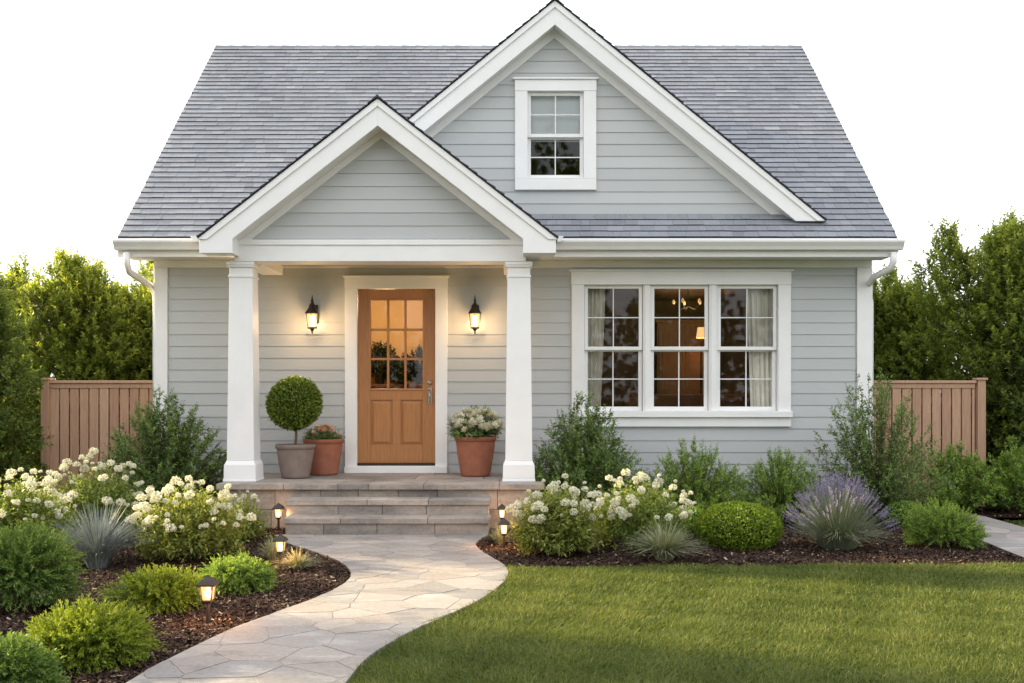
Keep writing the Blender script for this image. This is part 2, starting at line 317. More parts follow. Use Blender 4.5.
def spray_plant(name, loc, rx, ry, h, lm, seed, n=260, sl=0.16, nl=14, leafL=0.03, leafW=0.013, up=0.5, inner=0.3,
                spread=0.8, z0=0.0, base_r=0.15, stems=28, stemmat='twig', flat=0.0, wild=0.15, droop=0.0, leafname='foliage', top=1.0, stemname='stems', parent=None, stem_r=0.006, belly=0.8, cz0=None):
    """shrub or crown whose foliage is many leafy twigs on a lumpy dome"""
    rng = np.random.default_rng(seed); f = lump(rng, 9)
    root = parent or empty(name, loc)
    d = nrm(rng.normal(size=(n*2, 3))); d = d[d[:, 2] > -belly][:n]
    rad = (inner+(1-inner)*rng.random(len(d))**0.45)*f(d)
    zc = h*0.42 if cz0 is None else cz0
    sc = np.array([rx, ry, 1.0]); hz = np.where(d[:, 2] > 0, h-zc, zc-z0)
    hd = np.linalg.norm(d[:, :2], axis=1, keepdims=True); dd = np.where(d[:, 2:] < 0, d*np.concatenate([hd**-0.8]*2+[np.ones_like(hd)], 1), d)
    p = dd*rad[:, None]*sc*0.86; p[:, 2] = zc+d[:, 2]*rad*hz*0.88
    out = nrm(np.stack([d[:, 0], d[:, 1], d[:, 2]*(1-flat)+0.05], 1))
    dr = nrm(out*(1-up)+np.array([0, 0, 1.0])*up*(0.4+rng.random((len(d), 1)))+rng.normal(size=(len(d), 3))*0.16)
    ln = sl*(0.55+0.7*rng.random(len(d))); w_ = rng.random(len(d)) < wild; ln = np.where(w_, ln*1.5, ln)
    p = p-dr*ln[:, None]*0.55; p[:, 2] = np.maximum(p[:, 2], z0+0.02)
    q, ld, u, Ls, Ws, t = sprays(rng, p, dr, ln, nl, leafL, leafW, spread, droop)
    V, Fq = leaves(q, ld, u, Ls, Ws)
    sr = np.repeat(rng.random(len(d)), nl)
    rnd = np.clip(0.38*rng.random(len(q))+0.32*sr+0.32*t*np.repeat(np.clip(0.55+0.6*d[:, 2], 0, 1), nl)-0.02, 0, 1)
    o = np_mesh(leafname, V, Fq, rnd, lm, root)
    # stems
    k = rng.choice(len(p), min(stems, len(p)), replace=False)
    b0 = np.zeros((len(k), 3)); a = rng.random(len(k))*6.28; b0[:, 0] = np.cos(a)*rx*base_r; b0[:, 1] = np.sin(a)*ry*base_r; b0[:, 2] = z0-0.01
    mid = b0*0.4+p[k]*0.6; mid[:, 2] = b0[:, 2]*0.25+p[k][:, 2]*0.75; mid[:, :2] = b0[:, :2]*0.55+p[k][:, :2]*0.45
    V1, F1 = twigs_mesh(b0, mid, stem_r); V2, F2 = twigs_mesh(mid, p[k], stem_r*0.6)
    V3, F3 = twigs_mesh(p, p+dr*ln[:, None]*0.9, np.full(len(p), stem_r*0.28))
    Vs = np.concatenate([V1, V2, V3]); Fs = np.concatenate([F1, F2+len(V1), F3+len(V1)+len(V2)])
    np_mesh(stemname, Vs, Fs, np.full(len(Fs), 0.5), M[stemmat], root)
    return root, d, p, rng

def grass_tuft(name, loc, r, h, lm, seed, n=260, w=0.006, stiff=0.5):
    rng = np.random.default_rng(seed); a = rng.random(n)*6.283; lean = rng.random(n)**0.6
    L_ = h*(0.75+0.45*rng.random(n)); o_ = np.stack([np.cos(a), np.sin(a), np.zeros(n)], 1)
    b = o_*(rng.random((n, 1))*0.16*r); seg = 4; pts = []
    for k in range(seg+1):
        t = k/seg; hor = r*lean*(0.35*t+0.65*t*t)*(0.8+0.3*rng.random(1)); z = L_*(t-(0.55*(1-stiff)+0.35*lean)*t*t*lean)
        p = b+o_*hor[:, None]; p[:, 2] = z; pts.append(p)
    s = np.stack([-np.sin(a+rng.normal(size=n)*0.4), np.cos(a), np.zeros(n)], 1); V = []; 
    for k, p in enumerate(pts):
        ww = w*(1-0.85*(k/seg)**1.5)*0.5; V += [p-s*ww, p+s*ww]
    V = np.stack(V, 1).reshape(-1, 3); base_ = np.arange(n)[:, None]*(2*(seg+1))
    Fq = np.concatenate([base_+np.array([[2*k, 2*k+1, 2*k+3, 2*k+2]]) for k in range(seg)])
    rnd = np.tile(np.clip(rng.random(n)*0.8+0.1, 0, 1), seg)
    o = np_mesh(name, V, Fq, rnd, lm); o.location = loc; return o

# ---------------------------------------------------------------- ground, beds, path, lawn
mb = MB(); mb.add([(-400, -300, -0.02), (400, -300, -0.02), (400, 700, -0.02), (-400, 700, -0.02)], [(0, 1, 2, 3)])
tag(mb.build('ground', M['turf']), kind='structure')
def catmull(pts, k=8):
    out = []; P = [pts[0]]+list(pts)+[pts[-1]]
    for i in range(1, len(P)-2):
        a, b, c, d = [np.array(q) for q in P[i-1:i+3]]
        for j in range(k):
            t = j/k; out.append(tuple(0.5*((2*b)+(-a+c)*t+(2*a-5*b+4*c-d)*t*t+(-a+3*b-3*c+d)*t**3)))
    out.append(tuple(pts[-1])); return out
left_edge = catmull([(-2.30, 9.66), gr(289, 546.5), gr(320, 556.5), gr(343, 567), gr(351, 578), gr(343, 588), gr(318, 601), gr(283, 614), gr(240, 630), gr(195, 651), gr(140, 680), gr(95, 712), gr(20, 770), gr(-90, 880)])
right_edge = catmull([(-0.235, 9.66), gr(476, 546), gr(480, 553), gr(494, 562), gr(505, 569), gr(508, 578), gr(499, 590), gr(474, 607), gr(435, 624.5), gr(397, 644), gr(369, 662), gr(350, 683), gr(325, 720), gr(290, 790), gr(240, 920)])
path_poly = left_edge+right_edge[::-1]
def inside(poly, X, Y):
    X = np.asarray(X, float); Y = np.asarray(Y, float); c = np.zeros(X.shape, bool); j = len(poly)-1
    for i in range(len(poly)):
        xi, yi = poly[i]; xj, yj = poly[j]
        if yi != yj: c ^= ((yi > Y) != (yj > Y)) & (X < (xj-xi)*(Y-yi)/(yj-yi)+xi)
        j = i
    return c
side_lo = [(9, 6.38), (5.6, 6.78), (4.7, 7.35), gr(1024, 561), gr(980, 543), gr(940, 527), gr(905, 516)]
side_hi = [gr(905, 510.5), gr(960, 514.5), gr(985, 519), gr(1024, 530), (5.3, 8.9), (5.9, 8.0), (9, 7.4)]
side_poly = side_lo+side_hi
# bed polygons
i_bed = 16     # index on right_edge where the lawn starts
re_bed = [p for p in right_edge if p[1] > gr(0, 569)[1]]
bed_front = [gr(520, 571), gr(560, 570.5), gr(640, 569.5), gr(740, 568.5), gr(830, 568), gr(930, 567.5), gr(1010, 567), gr(1030, 565.5)]
bed_front = re_bed[-1:]+bed_front
right_bed = re_bed+bed_front[1:]+side_lo[3:]+side_hi[:2]+[(5.33, 11.2), (9, 11.2), (9, 13.8), (-2.5, 13.8), (-2.5, 9.75)]
left_bed = left_edge[::-1]+[(-2.2, 9.75), (-2.2, 13.8), (-13, 13.8), (-13, 2.2)]
lawn_poly = [p for p in right_edge if p[1] <= gr(0, 569)[1]][::-1]+bed_front[1:]+[side_lo[2], side_lo[1], side_lo[0], (9, 1.5)]
lawn_far = [(9, 7.4), (9, 11.2), (5.33, 11.2), side_hi[3], (5.3, 8.9), (5.9, 8.0)]

def bed_sheet(name, poly, m, z, amp):
    bm = bmesh.new(); vs = [bm.verts.new((x, y, z)) for x, y in poly]; bm.faces.new(vs)
    bmesh.ops.triangulate(bm, faces=bm.faces)
    me = bpy.data.meshes.new(name); bm.to_mesh(me); bm.free(); me.materials.append(m)
    o = bpy.data.objects.new(name, me); COL.objects.link(o)
    if me.polygons and me.polygons[0].normal.z < 0: me.flip_normals()
    return tag(o, kind='structure')
bed_sheet('mulch_bed', left_bed, M['mulch'], 0.004, 0)
bed_sheet('mulch_bed', right_bed, M['mulch'], 0.006, 0)
bed_sheet('lawn', lawn_poly, M['turf'], 0.002, 0)
bed_sheet('lawn', lawn_far, M['turf'], 0.003, 0)

def clip_poly(poly, px, py, nx, ny):   # keep the side where (p-P).n <= 0
    out = []
    for i in range(len(poly)):
        a, b = poly[i-1], poly[i]; da = (a[0]-px)*nx+(a[1]-py)*ny; db = (b[0]-px)*nx+(b[1]-py)*ny
        if (da <= 0) != (db <= 0):
            t = da/(da-db); out.append((a[0]+(b[0]-a[0])*t, a[1]+(b[1]-a[1])*t))
        if db <= 0: out.append(b)
    return out
def flagstones(name, poly, x0, x1, y0, y1, sx, sy, seed, z=0.03, gap=0.004):
    """real slabs: a jittered voronoi pattern clipped to the path's outline"""
    rs = random.Random(seed); seeds = []
    ny = int((y1-y0)/sy); nx = int((x1-x0)/sx)
    for j in range(-1, ny+2):
        for i in range(-1, nx+2):
            seeds.append((x0+(i+0.5+(j % 2)*0.5+rs.uniform(-.42, .42))*sx, y0+(j+0.5+rs.uniform(-.42, .42))*sy))
    # base sheet
    mbb = MB(); mbb.slab(poly, -0.02, z-0.0025, 0)
    for s in seeds:
        if not (x0-1 < s[0] < x1+1): continue
        cell = [(s[0]-2*sx, s[1]-2*sy), (s[0]+2*sx, s[1]-2*sy), (s[0]+2*sx, s[1]+2*sy), (s[0]-2*sx, s[1]+2*sy)]
        for q in seeds:
            if q is s: continue
            dx, dy = q[0]-s[0], q[1]-s[1]; dd = math.hypot(dx, dy)
            if dd > 3.2*max(sx, sy): continue
            cell = clip_poly(cell, s[0]+dx/2-dx/dd*gap, s[1]+dy/2-dy/dd*gap, dx/dd, dy/dd)
            if not cell: break
        if len(cell) < 3: continue
        # densify + roughen the outline, then keep inside the path by snapping
        pts = []
        for i in range(len(cell)):
            a, b = cell[i], cell[(i+1) % len(cell)]; l = math.hypot(b[0]-a[0], b[1]-a[1]); k = max(1, int(l/0.07))
            for j in range(k):
                t = j/k; e = 0.004 if 0 < j else 0
                pts.append((a[0]+(b[0]-a[0])*t+rs.uniform(-e, e), a[1]+(b[1]-a[1])*t+rs.uniform(-e, e)))
        ins = inside(poly, [p[0] for p in pts], [p[1] for p in pts])
        if not ins.any(): continue
        if not ins.all():
            out = []
            n = len(pts)
            for i in range(n):
                if ins[i]: out.append(pts[i])
                else:
                    # nearest point on the path's outline
                    best = None
                    for k in range(len(poly)):
                        a, b = poly[k-1], poly[k]; vx, vy = b[0]-a[0], b[1]-a[1]; l2 = vx*vx+vy*vy or 1e-9
                        t = max(0, min(1, ((pts[i][0]-a[0])*vx+(pts[i][1]-a[1])*vy)/l2)); qx, qy = a[0]+vx*t, a[1]+vy*t
                        dd = (qx-pts[i][0])**2+(qy-pts[i][1])**2
                        if best is None or dd < best[0]: best = (dd, qx, qy)
                    out.append((best[1], best[2]))
            cl = [out[0]]
            for p in out[1:]:
                if math.hypot(p[0]-cl[-1][0], p[1]-cl[-1][1]) > 0.004: cl.append(p)
            pts = cl
        if len(pts) < 4: continue
        ar = 0.5*sum(pts[i-1][0]*pts[i][1]-pts[i][0]*pts[i-1][1] for i in range(len(pts)))
        if abs(ar) < 0.004: continue
        dz = rs.uniform(-0.001, 0.002); mbb.slab(pts, 0.004, z+dz, 1, rs.random())
    o = mbb.build(name, [M['mortar'], M['flag']]); return tag(o, kind='structure')
flagstones('garden_path', path_poly, -4.6, 0.2, 2.4, 9.66, 0.37, 0.215, 5)
flagstones('side_path', side_poly, 3.9, 9.0, 6.2, 12.0, 0.6, 0.45, 8)

def scatter(poly, n, rng, x0, x1, y0, y1, dens=None):
    X = rng.uniform(x0, x1, n); Y = rng.uniform(y0, y1, n)
    if dens is not None: k = rng.random(n) < dens(X, Y); X, Y = X[k], Y[k]
    k = inside(poly, X, Y); return X[k], Y[k]
def chips(name, poly, n, seed, box_):
    rng = np.random.default_rng(seed); X, Y = scatter(poly, n, rng, *box_, dens=lambda x, y: np.clip(7.0/y, 0.35, 1)**2)
    m_ = len(X); a = rng.random(m_)*6.28; tilt = rng.normal(size=m_)*0.35; l = rng.gamma(2.0, 0.0036, m_)+0.0035; l = np.minimum(l, 0.020); wd = l*rng.uniform(0.2, 0.6, m_)
    d = np.stack([np.cos(a)*np.cos(tilt), np.sin(a)*np.cos(tilt), np.sin(tilt)], 1)
    s = nrm(np.stack([-np.sin(a), np.cos(a), rng.normal(size=m_)*0.4], 1)); c = np.stack([X, Y, 0.012+rng.random(m_)*0.014], 1)
    V = np.stack([c-d*l[:, None]-s*wd[:, None]*0.6, c+d*l[:, None]*0.9-s*wd[:, None], c+d*l[:, None]+s*wd[:, None]*0.7, c-d*l[:, None]*0.8+s*wd[:, None]], 1).reshape(-1, 3)
    o = np_mesh(name, V, np.arange(m_*4).reshape(-1, 4), rng.random(m_), M['chips'])
    return tag(o, 'dark brown shredded bark chips covering the planting beds', 'mulch', kind='stuff')
chips('bark_mulch', left_bed, 400000, 1, (-6.5, -1.2, 3.6, 11.5))
chips('bark_mulch', right_bed, 260000, 2, (-0.6, 6.5, 8.0, 12.0))

def grass(name, poly, n, seed, box_, label):
    rng = np.random.default_rng(seed); X, Y = scatter(poly, n, rng, *box_, dens=lambda x, y: np.clip(5.6/np.maximum(y, 3), 0.2, 1)**1.5)
    m_ = len(X); a = rng.random(m_)*6.28
    pat = 0.5+0.5*np.sin(X*1.9+np.sin(Y*2.3)*1.3)*np.sin(Y*3.1+np.sin(X*1.4)*1.6); pat2 = np.sin(X*7.1+Y*4.2)*np.sin(Y*8.3-X*3.0)
    h = (0.028+0.026*rng.random(m_))*(0.85+0.25*pat+0.12*pat2); wd = 0.0022+0.0022*rng.random(m_)*np.clip(Y/5.5, 1, 1.7)
    wd *= np.clip(Y/5.0, 1, 1.9)
    lean = rng.gamma(2, 0.22, m_); d = np.stack([np.cos(a)*lean+0.12*np.sin(X*2.0), np.sin(a)*lean+0.1*pat2, np.ones(m_)], 1)
    s = np.stack([-np.sin(a), np.cos(a), np.zeros(m_)], 1); b = np.stack([X, Y, np.full(m_, 0.0)], 1)
    mid = b+d*(h*0.55)[:, None]; tip = b+np.stack([d[:, 0]*1.9, d[:, 1]*1.9, d[:, 2]*(1-0.25*np.clip(lean, 0, 1))], 1)*h[:, None]
    w_ = wd[:, None]*0.5
    V = np.stack([b-s*w_, b+s*w_, mid+s*w_*0.9, mid-s*w_*0.9, tip+s*w_*0.2, tip-s*w_*0.2], 1).reshape(-1, 3)
    i = np.arange(m_)[:, None]*6; Fq = np.concatenate([i+np.array([[0, 1, 2, 3]]), i+np.array([[3, 2, 4, 5]])])
    rnd = np.clip(0.62*rng.random(m_)+0.16*pat+0.10*pat2+0.08*(rng.random(m_) < 0.06)*4, 0, 1)
    o = np_mesh(name, V, Fq, np.tile(rnd, 2), LM['lawn'])
    return tag(o, label, 'grass', kind='stuff')
grass('lawn_grass', lawn_poly, 680000, 3, (-2.3, 6.2, 3.4, 8.45), 'short green lawn grass beside the curving flagstone path')
grass('lawn_grass', lawn_far, 60000, 4, (4.6, 9.0, 7.0, 10.8), 'small patch of grass beyond the side path')

# ================================================================= THE HOUSE
WY = 11.70                     # face of the front wall
HL = Vector((-0.05, WY, 0))
house = empty('house', HL)
tag(house, 'pale grey lap sided cottage with two white trimmed gables, shingle roof and columned porch', 'house')
def hp(mb, name, m, bevel=0, parent=None, smooth=False):
    o = mb.build(name, m, parent or house, bevel, smooth)
    if parent is None: o.location = -HL
    return o
rs = random.Random(7)
def siding(mb, bounds, z0, z1, pm, exp=0.1385, holes=(), lap=0.009):
    k = 0; z = z0
    while z < z1-1e-4:
        t = min(z+exp, z1); cuts = sorted({z, t}|{c for h in holes for c in h[2:4] if z < c < t})
        brk = rs.uniform(-3, 3); r1, r2 = rs.random(), rs.random()
        for a, b in zip(cuts[:-1], cuts[1:]):
            la, ra = bounds(a); lb, rb = bounds(b)
            if la > ra: continue
            lb, rb = (lb, rb) if lb <= rb else ((lb+rb)/2,)*2
            iv = [(la, ra, lb, rb)]
            for h in holes:
                if h[2] <= a+1e-6 and h[3] >= b-1e-6:
                    nv = []
                    for q in iv:
                        if h[0] > q[0]: nv.append((q[0], min(h[0], q[1]), q[2], min(h[0], q[3])))
                        if h[1] < q[1]: nv.append((max(h[1], q[0]), q[1], max(h[1], q[2]), q[3]))
                    iv = nv
            oa = lap*(1-(a-z)/exp)+0.002; ob = lap*(1-(b-z)/exp)+0.002
            for q in iv:
                parts = [(q, r1)]
                if q[0]+0.3 < brk < q[1]-0.3 and q[0] == q[2]: parts = [((q[0], brk-0.0008, q[2], brk-0.0008), r1), ((brk+0.0008, q[1], brk+0.0008, q[3]), r2)]
                for (xa, xb, xc, xd), r in parts:
                    mb.add([pm(xa, a, oa), pm(xb, a, oa), pm(xd, b, ob), pm(xc, b, ob)], [(0, 1, 2, 3)], 0, r)
                    if a == z: mb.add([pm(xa, a, 0.0), pm(xb, a, 0.0), pm(xb, a, oa), pm(xa, a, oa)], [(0, 1, 2, 3)], 0, r)
        z = t
XL, XR = -4.19, 4.215
DOOR = (-1.83, -0.885, 0.475, 2.64); WIN = (0.83, 3.14, 1.16, 2.74)
DB = WY+6.0                    # back wall
ZT = 2.885                     # top of the siding
front = MB(); siding(front, lambda z: (XL+0.16, XR-0.18), 0.16, ZT, lambda u, z, o: (u, WY-o, z), holes=(DOOR, WIN))
# solid wall behind the siding, around the openings
def wallfill(mb, x0, x1, z0, z1, y0, y1, holes):
    xs = sorted({x0, x1}|{h[0] for h in holes}|{h[1] for h in holes}); 
    for a, b in zip(xs[:-1], xs[1:]):
        zs = [z0]
        for h in sorted(holes, key=lambda h: h[2]):
            if h[0] <= a+1e-6 and h[1] >= b-1e-6: zs += [h[2], h[3]]
        zs.append(z1)
        for i in range(0, len(zs), 2):
            if zs[i+1]-zs[i] > 0.01: mb.box(a, b, y0, y1, zs[i], zs[i+1])
wallfill(front, XL+0.02, XR-0.02, 0.10, 2.97, WY+0.002, WY+0.14, (DOOR, WIN))
# side walls, siding with the gable triangle up to the main ridge
RZ, RY = 5.25+CH, 14.96; EZ, EY = 1.79+CH, 11.25; SL = (RZ-EZ)/(RY-EY); RB = 2*RY-EY
for sx, X0 in ((-1, XL), (1, XR)):
    def bd(z): 
        if z < 2.95: return (WY+0.1, 2*RY-WY-0.1)
        d = (z+0.22-EZ)/SL; return (max(EY+d, WY), min(RB-d, 2*RY-WY))
    siding(front, bd, 0.16, 6.3, lambda u, z, o, sx=sx, X0=X0: (X0+sx*(o-0.012), u, z))
    front.add([(X0-sx*0.02, WY+0.02, 0.1), (X0-sx*0.02, 2*RY-WY-0.02, 0.1), (X0-sx*0.02, 2*RY-WY-0.02, 2.95), (X0-sx*0.02, RY, 6.4), (X0-sx*0.02, WY+0.02, 2.95)], [(0, 1, 2, 3, 4)])
front.box(XL+0.02, XR-0.02, 2*RY-WY-0.14, 2*RY-WY, 0.1, 3.0)
hp(front, 'wall', M['siding'])
mb = MB(); mb.box(XL+0.03, XR-0.03, WY+0.012, 2*RY-WY-0.02, -0.02, 0.158); mb.box(XL+0.03, XR-0.03, WY+0.01, WY+0.012, 0, 0.158); hp(mb, 'foundation', M['found'])
# corner boards, frieze
for x0, x1 in ((XL-0.006, -4.045), (4.05, XR+0.006)):
    mb = MB(); mb.box(x0, x1, WY-0.028, WY-0.001, 0.12, 2.88)
    xs = (x0, x0+0.026) if x0 < 0 else (x1-0.026, x1); mb.box(xs[0]-(0.02 if x0 < 0 else 0), xs[1]+(0 if x0 < 0 else 0.02), WY+0.0, WY+0.14, 0.12, 2.88)
    hp(mb, 'corner_board', M['trim'], 0.003)
mb = MB(); mb.box(XL-0.008, XR+0.008, WY-0.034, WY, 2.882, 2.968); hp(mb, 'frieze_board', M['trim'], 0.003)
mb = MB(); mb.box(-4.445, 4.345, EY+0.005, WY+0.02, 2.97, 2.985)
hp(mb, 'soffit', M['trim'])
mb = MB(); mb.box(-4.45, 4.35, EY-0.02, EY+0.004, 2.945, 3.156); hp(mb, 'fascia', M['trim'], 0.003)
# roofs ---------------------------------------------------------------
def shingle_plane(mb, O, U, Vv, ulen, vlen, keep, exp=0.118, tab=0.17, seed=1, sides=None):
    """O eave corner, U along the eave, Vv up the slope (unit vectors); keep(P) says whether a tab is there"""
    r = random.Random(seed); O, U, Vv = Vector(O), Vector(U).normalized(), Vector(Vv).normalized(); Nn = U.cross(Vv)
    if Nn.z < 0: Nn = -Nn
    n = int(vlen/exp+0.5); exp = vlen/n
    for i in range(n):
        v0 = i*exp; lo, hi = sides(v0+exp/2) if sides else (0, ulen)
        u = lo-r.random()*tab
        while u < hi:
            w_ = tab*r.uniform(0.45, 1.3); a, b = max(lo, u), min(hi, u+w_-0.0015); u += w_
            if b-a < 0.02: continue
            c = O+U*((a+b)/2)+Vv*(v0+exp/2)
            if not keep(c): continue
            th = r.choice((0.0175, 0.0185, 0.020)); dv = r.uniform(-0.0025, 0.002); top = min(v0+exp*1.25, vlen)
            p = lambda uu, vv, nn: O+U*uu+Vv*vv+Nn*nn
            mb.add([p(a, v0+dv, 0.0), p(b, v0+dv, 0.0), p(b, v0+dv, th), p(a, v0+dv, th), p(a, top, 0.003), p(b, top, 0.003)],
                   [(3, 2, 5, 4)], 0, min(1, max(0, r.gauss(0.5, 0.17))))
            mb.add([p(a, v0+dv, 0.0), p(b, v0+dv, 0.0), p(b, v0+dv, th), p(a, v0+dv, th), p(a, top, 0.003), p(b, top, 0.003)],
                   [(0, 1, 2, 3), (0, 3, 4), (1, 5, 2)], 1, 0.1)
RXL, RXR = -4.455, 4.36
GX, GAZ, GS, GHW = gx(555, 11.4), gz(1, 11.4), 0.815, 0      # dormer gable: apex x, top z, slope
GFY = 11.40; GRX = gx(825, GFY); GEZ = gz(221, GFY); GS = (GAZ-GEZ)/(GRX-GX); GLX = 2*GX-GRX
PFY = 10.20; PX = gx(377, PFY); PAZ = gz(99, PFY); PRX = gx(556, PFY); PLX = gx(199.3, PFY); PX = (PRX+PLX)/2; PEZ = gz(238, PFY); PS = (PAZ-PEZ)/(PRX-PX)
def under_gable(c, m_=0.0): return c.y > 11.63 and c.z < GAZ-GS*abs(c.x-GX)-0.03+m_ and c.z < GAZ+m_
def under_porch(c): return c.z < PAZ-PS*abs(c.x-PX)-0.02 and PLX < c.x < PRX
vl = math.hypot(RY-EY, RZ-EZ); VV = (0, RY-EY, RZ-EZ)
rf = MB()
shingle_plane(rf, (RXL, EY, EZ), (1, 0, 0), VV, RXR-RXL, vl, lambda c: not under_gable(c) and not under_porch(c), seed=3)
shingle_plane(rf, (RXR, RB, EZ), (-1, 0, 0), (0, EY-RY, RZ-EZ), RXR-RXL, vl, lambda c: True, exp=0.3, tab=0.8, seed=4)
# deck below the shingles
def yroof(z): return EY+(z-EZ)/SL
gy = yroof(GAZ); 
def deckp(x, y, dn=0.006): return (x, y, EZ+(y-EY)*SL-dn)
fy = 11.64; zf = EZ+(fy-EY)*SL; hw = (GAZ-zf)/GS
rf.add([deckp(RXL, EY), deckp(RXR, EY), deckp(RXR, fy), deckp(RXL, fy)], [(0, 1, 2, 3)], 1)
rf.add([deckp(RXL, fy), deckp(GX-hw, fy), deckp(GX, gy), deckp(GX, RY), deckp(RXL, RY)], [(0, 1, 2, 3, 4)], 1)
rf.add([deckp(RXR, fy), deckp(RXR, RY), deckp(GX, RY), deckp(GX, gy), deckp(GX+hw, fy)], [(0, 1, 2, 3, 4)], 1)
rf.add([(RXL, RY, RZ-0.006), (RXR, RY, RZ-0.006), (RXR, RB, EZ), (RXL, RB, EZ)], [(0, 1, 2, 3)], 1)
# underside at the rakes
for x0, x1 in ((RXL+0.002, XL-0.02), (XR+0.02, RXR-0.002)):
    for ya, yb, za, zb in ((EY, RY, EZ, RZ), (RB, RY, EZ, RZ)):
        rf.add([(x0, ya, za-0.012), (x1, ya, za-0.012), (x1, yb, zb-0.012), (x0, yb, zb-0.012), (x0, ya, za-0.05), (x1, ya, za-0.05), (x1, yb, zb-0.05), (x0, yb, zb-0.05)],
               [(0, 1, 2, 3), (4, 5, 6, 7), (0, 1, 5, 4), (1, 2, 6, 5), (3, 0, 4, 7)], 1)
for xa, xb in ((RXL-0.012, RXL+0.010), (RXR-0.010, RXR+0.012)):
    rk = MB()
    for ya, yb in ((EY, RY), (RB, RY)):
        rk.add([(x_, y_, z_) for x_ in (xa, xb) for y_, z_ in ((ya, EZ-0.008), (yb, RZ-0.008), (yb, RZ-0.17), (ya, EZ-0.17))], [(0, 1, 2, 3), (7, 6, 5, 4), (0, 4, 5, 1), (1, 5, 6, 2), (2, 6, 7, 3), (3, 7, 4, 0)])
    hp(rk, 'rake_trim', M['trim'])
x = RXL
while x < RXR-0.05:            # ridge caps
    rr = rs.random()
    rf.add([(x, RY-0.11, RZ-0.098), (x+0.21, RY-0.11, RZ-0.104), (x+0.21, RY, RZ+0.018), (x, RY, RZ+0.026), (x+0.21, RY+0.11, RZ-0.104), (x, RY+0.11, RZ-0.098)], [(0, 1, 2, 3), (3, 2, 4, 5), (0, 3, 5)], 0, rr); x += 0.2
# gable roofs (two slopes each) running back into the main roof
def gable_roof(mb, ax, az, sl, ex, yf, seed, keepf):
    L_ = math.hypot(ex, ex*sl); yb = yroof(az)+0.1
    for sg in (-1, 1):
        O = (ax+sg*ex, yf, az-ex*sl); Vd = (-sg*ex, 0, ex*sl)
        shingle_plane(mb, O, (0, 1, 0), Vd, yb-yf, L_, keepf, seed=seed+sg, tab=0.3)
        zb = az-ex*sl; y_e = max(yroof(zb), yf+0.02)
        for dn in (0.008, ):
            mb.add([(ax+sg*ex, yf, zb-dn), (ax, yf, az-dn), (ax, yroof(az), az-dn), (ax+sg*ex, y_e, zb-dn)], [(0, 1, 2, 3)], 1)
    mb.add([(ax-0.10, yf-0.012, az-0.10*sl+0.012), (ax, yf-0.012, az+0.026), (ax+0.10, yf-0.012, az-0.10*sl+0.012), (ax, yf-0.012, az-0.004)], [(0, 1, 2, 3)], 1)
    y = yf-0.01
    while y < yb-0.1:
        mb.add([(ax-0.10, y, az-0.10*sl+0.012), (ax, y, az+0.026), (ax+0.10, y, az-0.10*sl+0.012), (ax-0.10, y+0.21, az-0.10*sl+0.006), (ax, y+0.21, az+0.02), (ax+0.10, y+0.21, az-0.10*sl+0.006)],
               [(0, 1, 4, 3), (1, 2, 5, 4)], 0, rs.random()); y += 0.2
keepg = lambda c: c.z > EZ+(c.y-EY)*SL-0.01 or c.y < EY
gable_roof(rf, GX, GAZ+0.012, GS, GRX-GX+0.01, GFY-0.03, 11, keepg)
gable_roof(rf, PX, PAZ+0.012, PS, PRX-PX+0.015, PFY-0.03, 15, lambda c: keepg(c))
roof = hp(rf, 'roof', [M['shingle'], M['shedge']])

# rakes ---------------------------------------------------------------
def band(ax, az, sl, top, bot, zcut, xr_cut=None):
    """right half polygon of a rake band between vertical offsets top/bot, cut horizontally at zcut"""
    p = [(ax, az-bot), (ax+(az-bot-zcut)/sl, zcut), (ax+(az-top-zcut)/sl, zcut), (ax, az-top)]
    return p
def mir(poly, ax): return [(2*ax-x, z) for x, z in poly][::-1]
def rake(name, ax, az, sl, zcut, yf, yw, vt, frz, ret=None):
    mb = MB()
    for sg in (0, 1):
        g = (lambda p: mir(p, ax)) if sg else (lambda p: p)
        mb.prism(g(band(ax, az, sl, 0.0, vt, zcut)), yf, yf+0.025)                 # main board
        mb.prism(g(band(ax, az, sl, -0.002, 0.075, zcut+0.0)), yf-0.018, yf-0.0005)     # crown strip on it
        if ret:     # boxed return at the eave
            xo, xi, zt, zb = ret; mb.prism(g([(xi, zb), (xo, zb), (xo, zt+0.001), (xi+0.0, zt+(xo-xi)*sl-0.002)]), yf-0.001, yf+0.026)
            mb.prism(g([(xi+0.004, zb+0.003), (xo-0.004, zb+0.003), (xo-0.004, zt-0.02), (xi+0.004, zt+(xo-xi)*sl-0.03)]), yf+0.027, yf+0.33)
    o = hp(mb, name, M['trim'], 0.003)
    sb = MB()
    for sg in (0, 1):
        g = (lambda p: mir(p, ax)) if sg else (lambda p: p)
        sb.prism(g(band(ax, az, sl, vt-0.05, vt-0.022, zcut+0.01)), yf+0.026, yw-0.001)   # soffit board under the overhang
        sb.prism(g(band(ax, az, sl, vt-0.0215, vt+frz, zcut+0.0)), yw-0.02, yw-0.002)       # frieze on the gable wall
    hp(sb, name.replace('board', 'soffit'), M['trim'], 0.002)
GWY = 11.61; PWY = 10.50
rake('rake_board', GX, GAZ, GS, GEZ, GFY, GWY, 0.27, 0.085)
rake('rake_board', PX, PAZ, PS, gz(239.5, PFY), PFY, PWY, 0.272, 0.055, ret=(PRX, gx(523, PFY), gz(238.5, PFY), gz(253, PFY)))
for o in [c for c in house.children if c.name.startswith('rake_board')]:
    pass
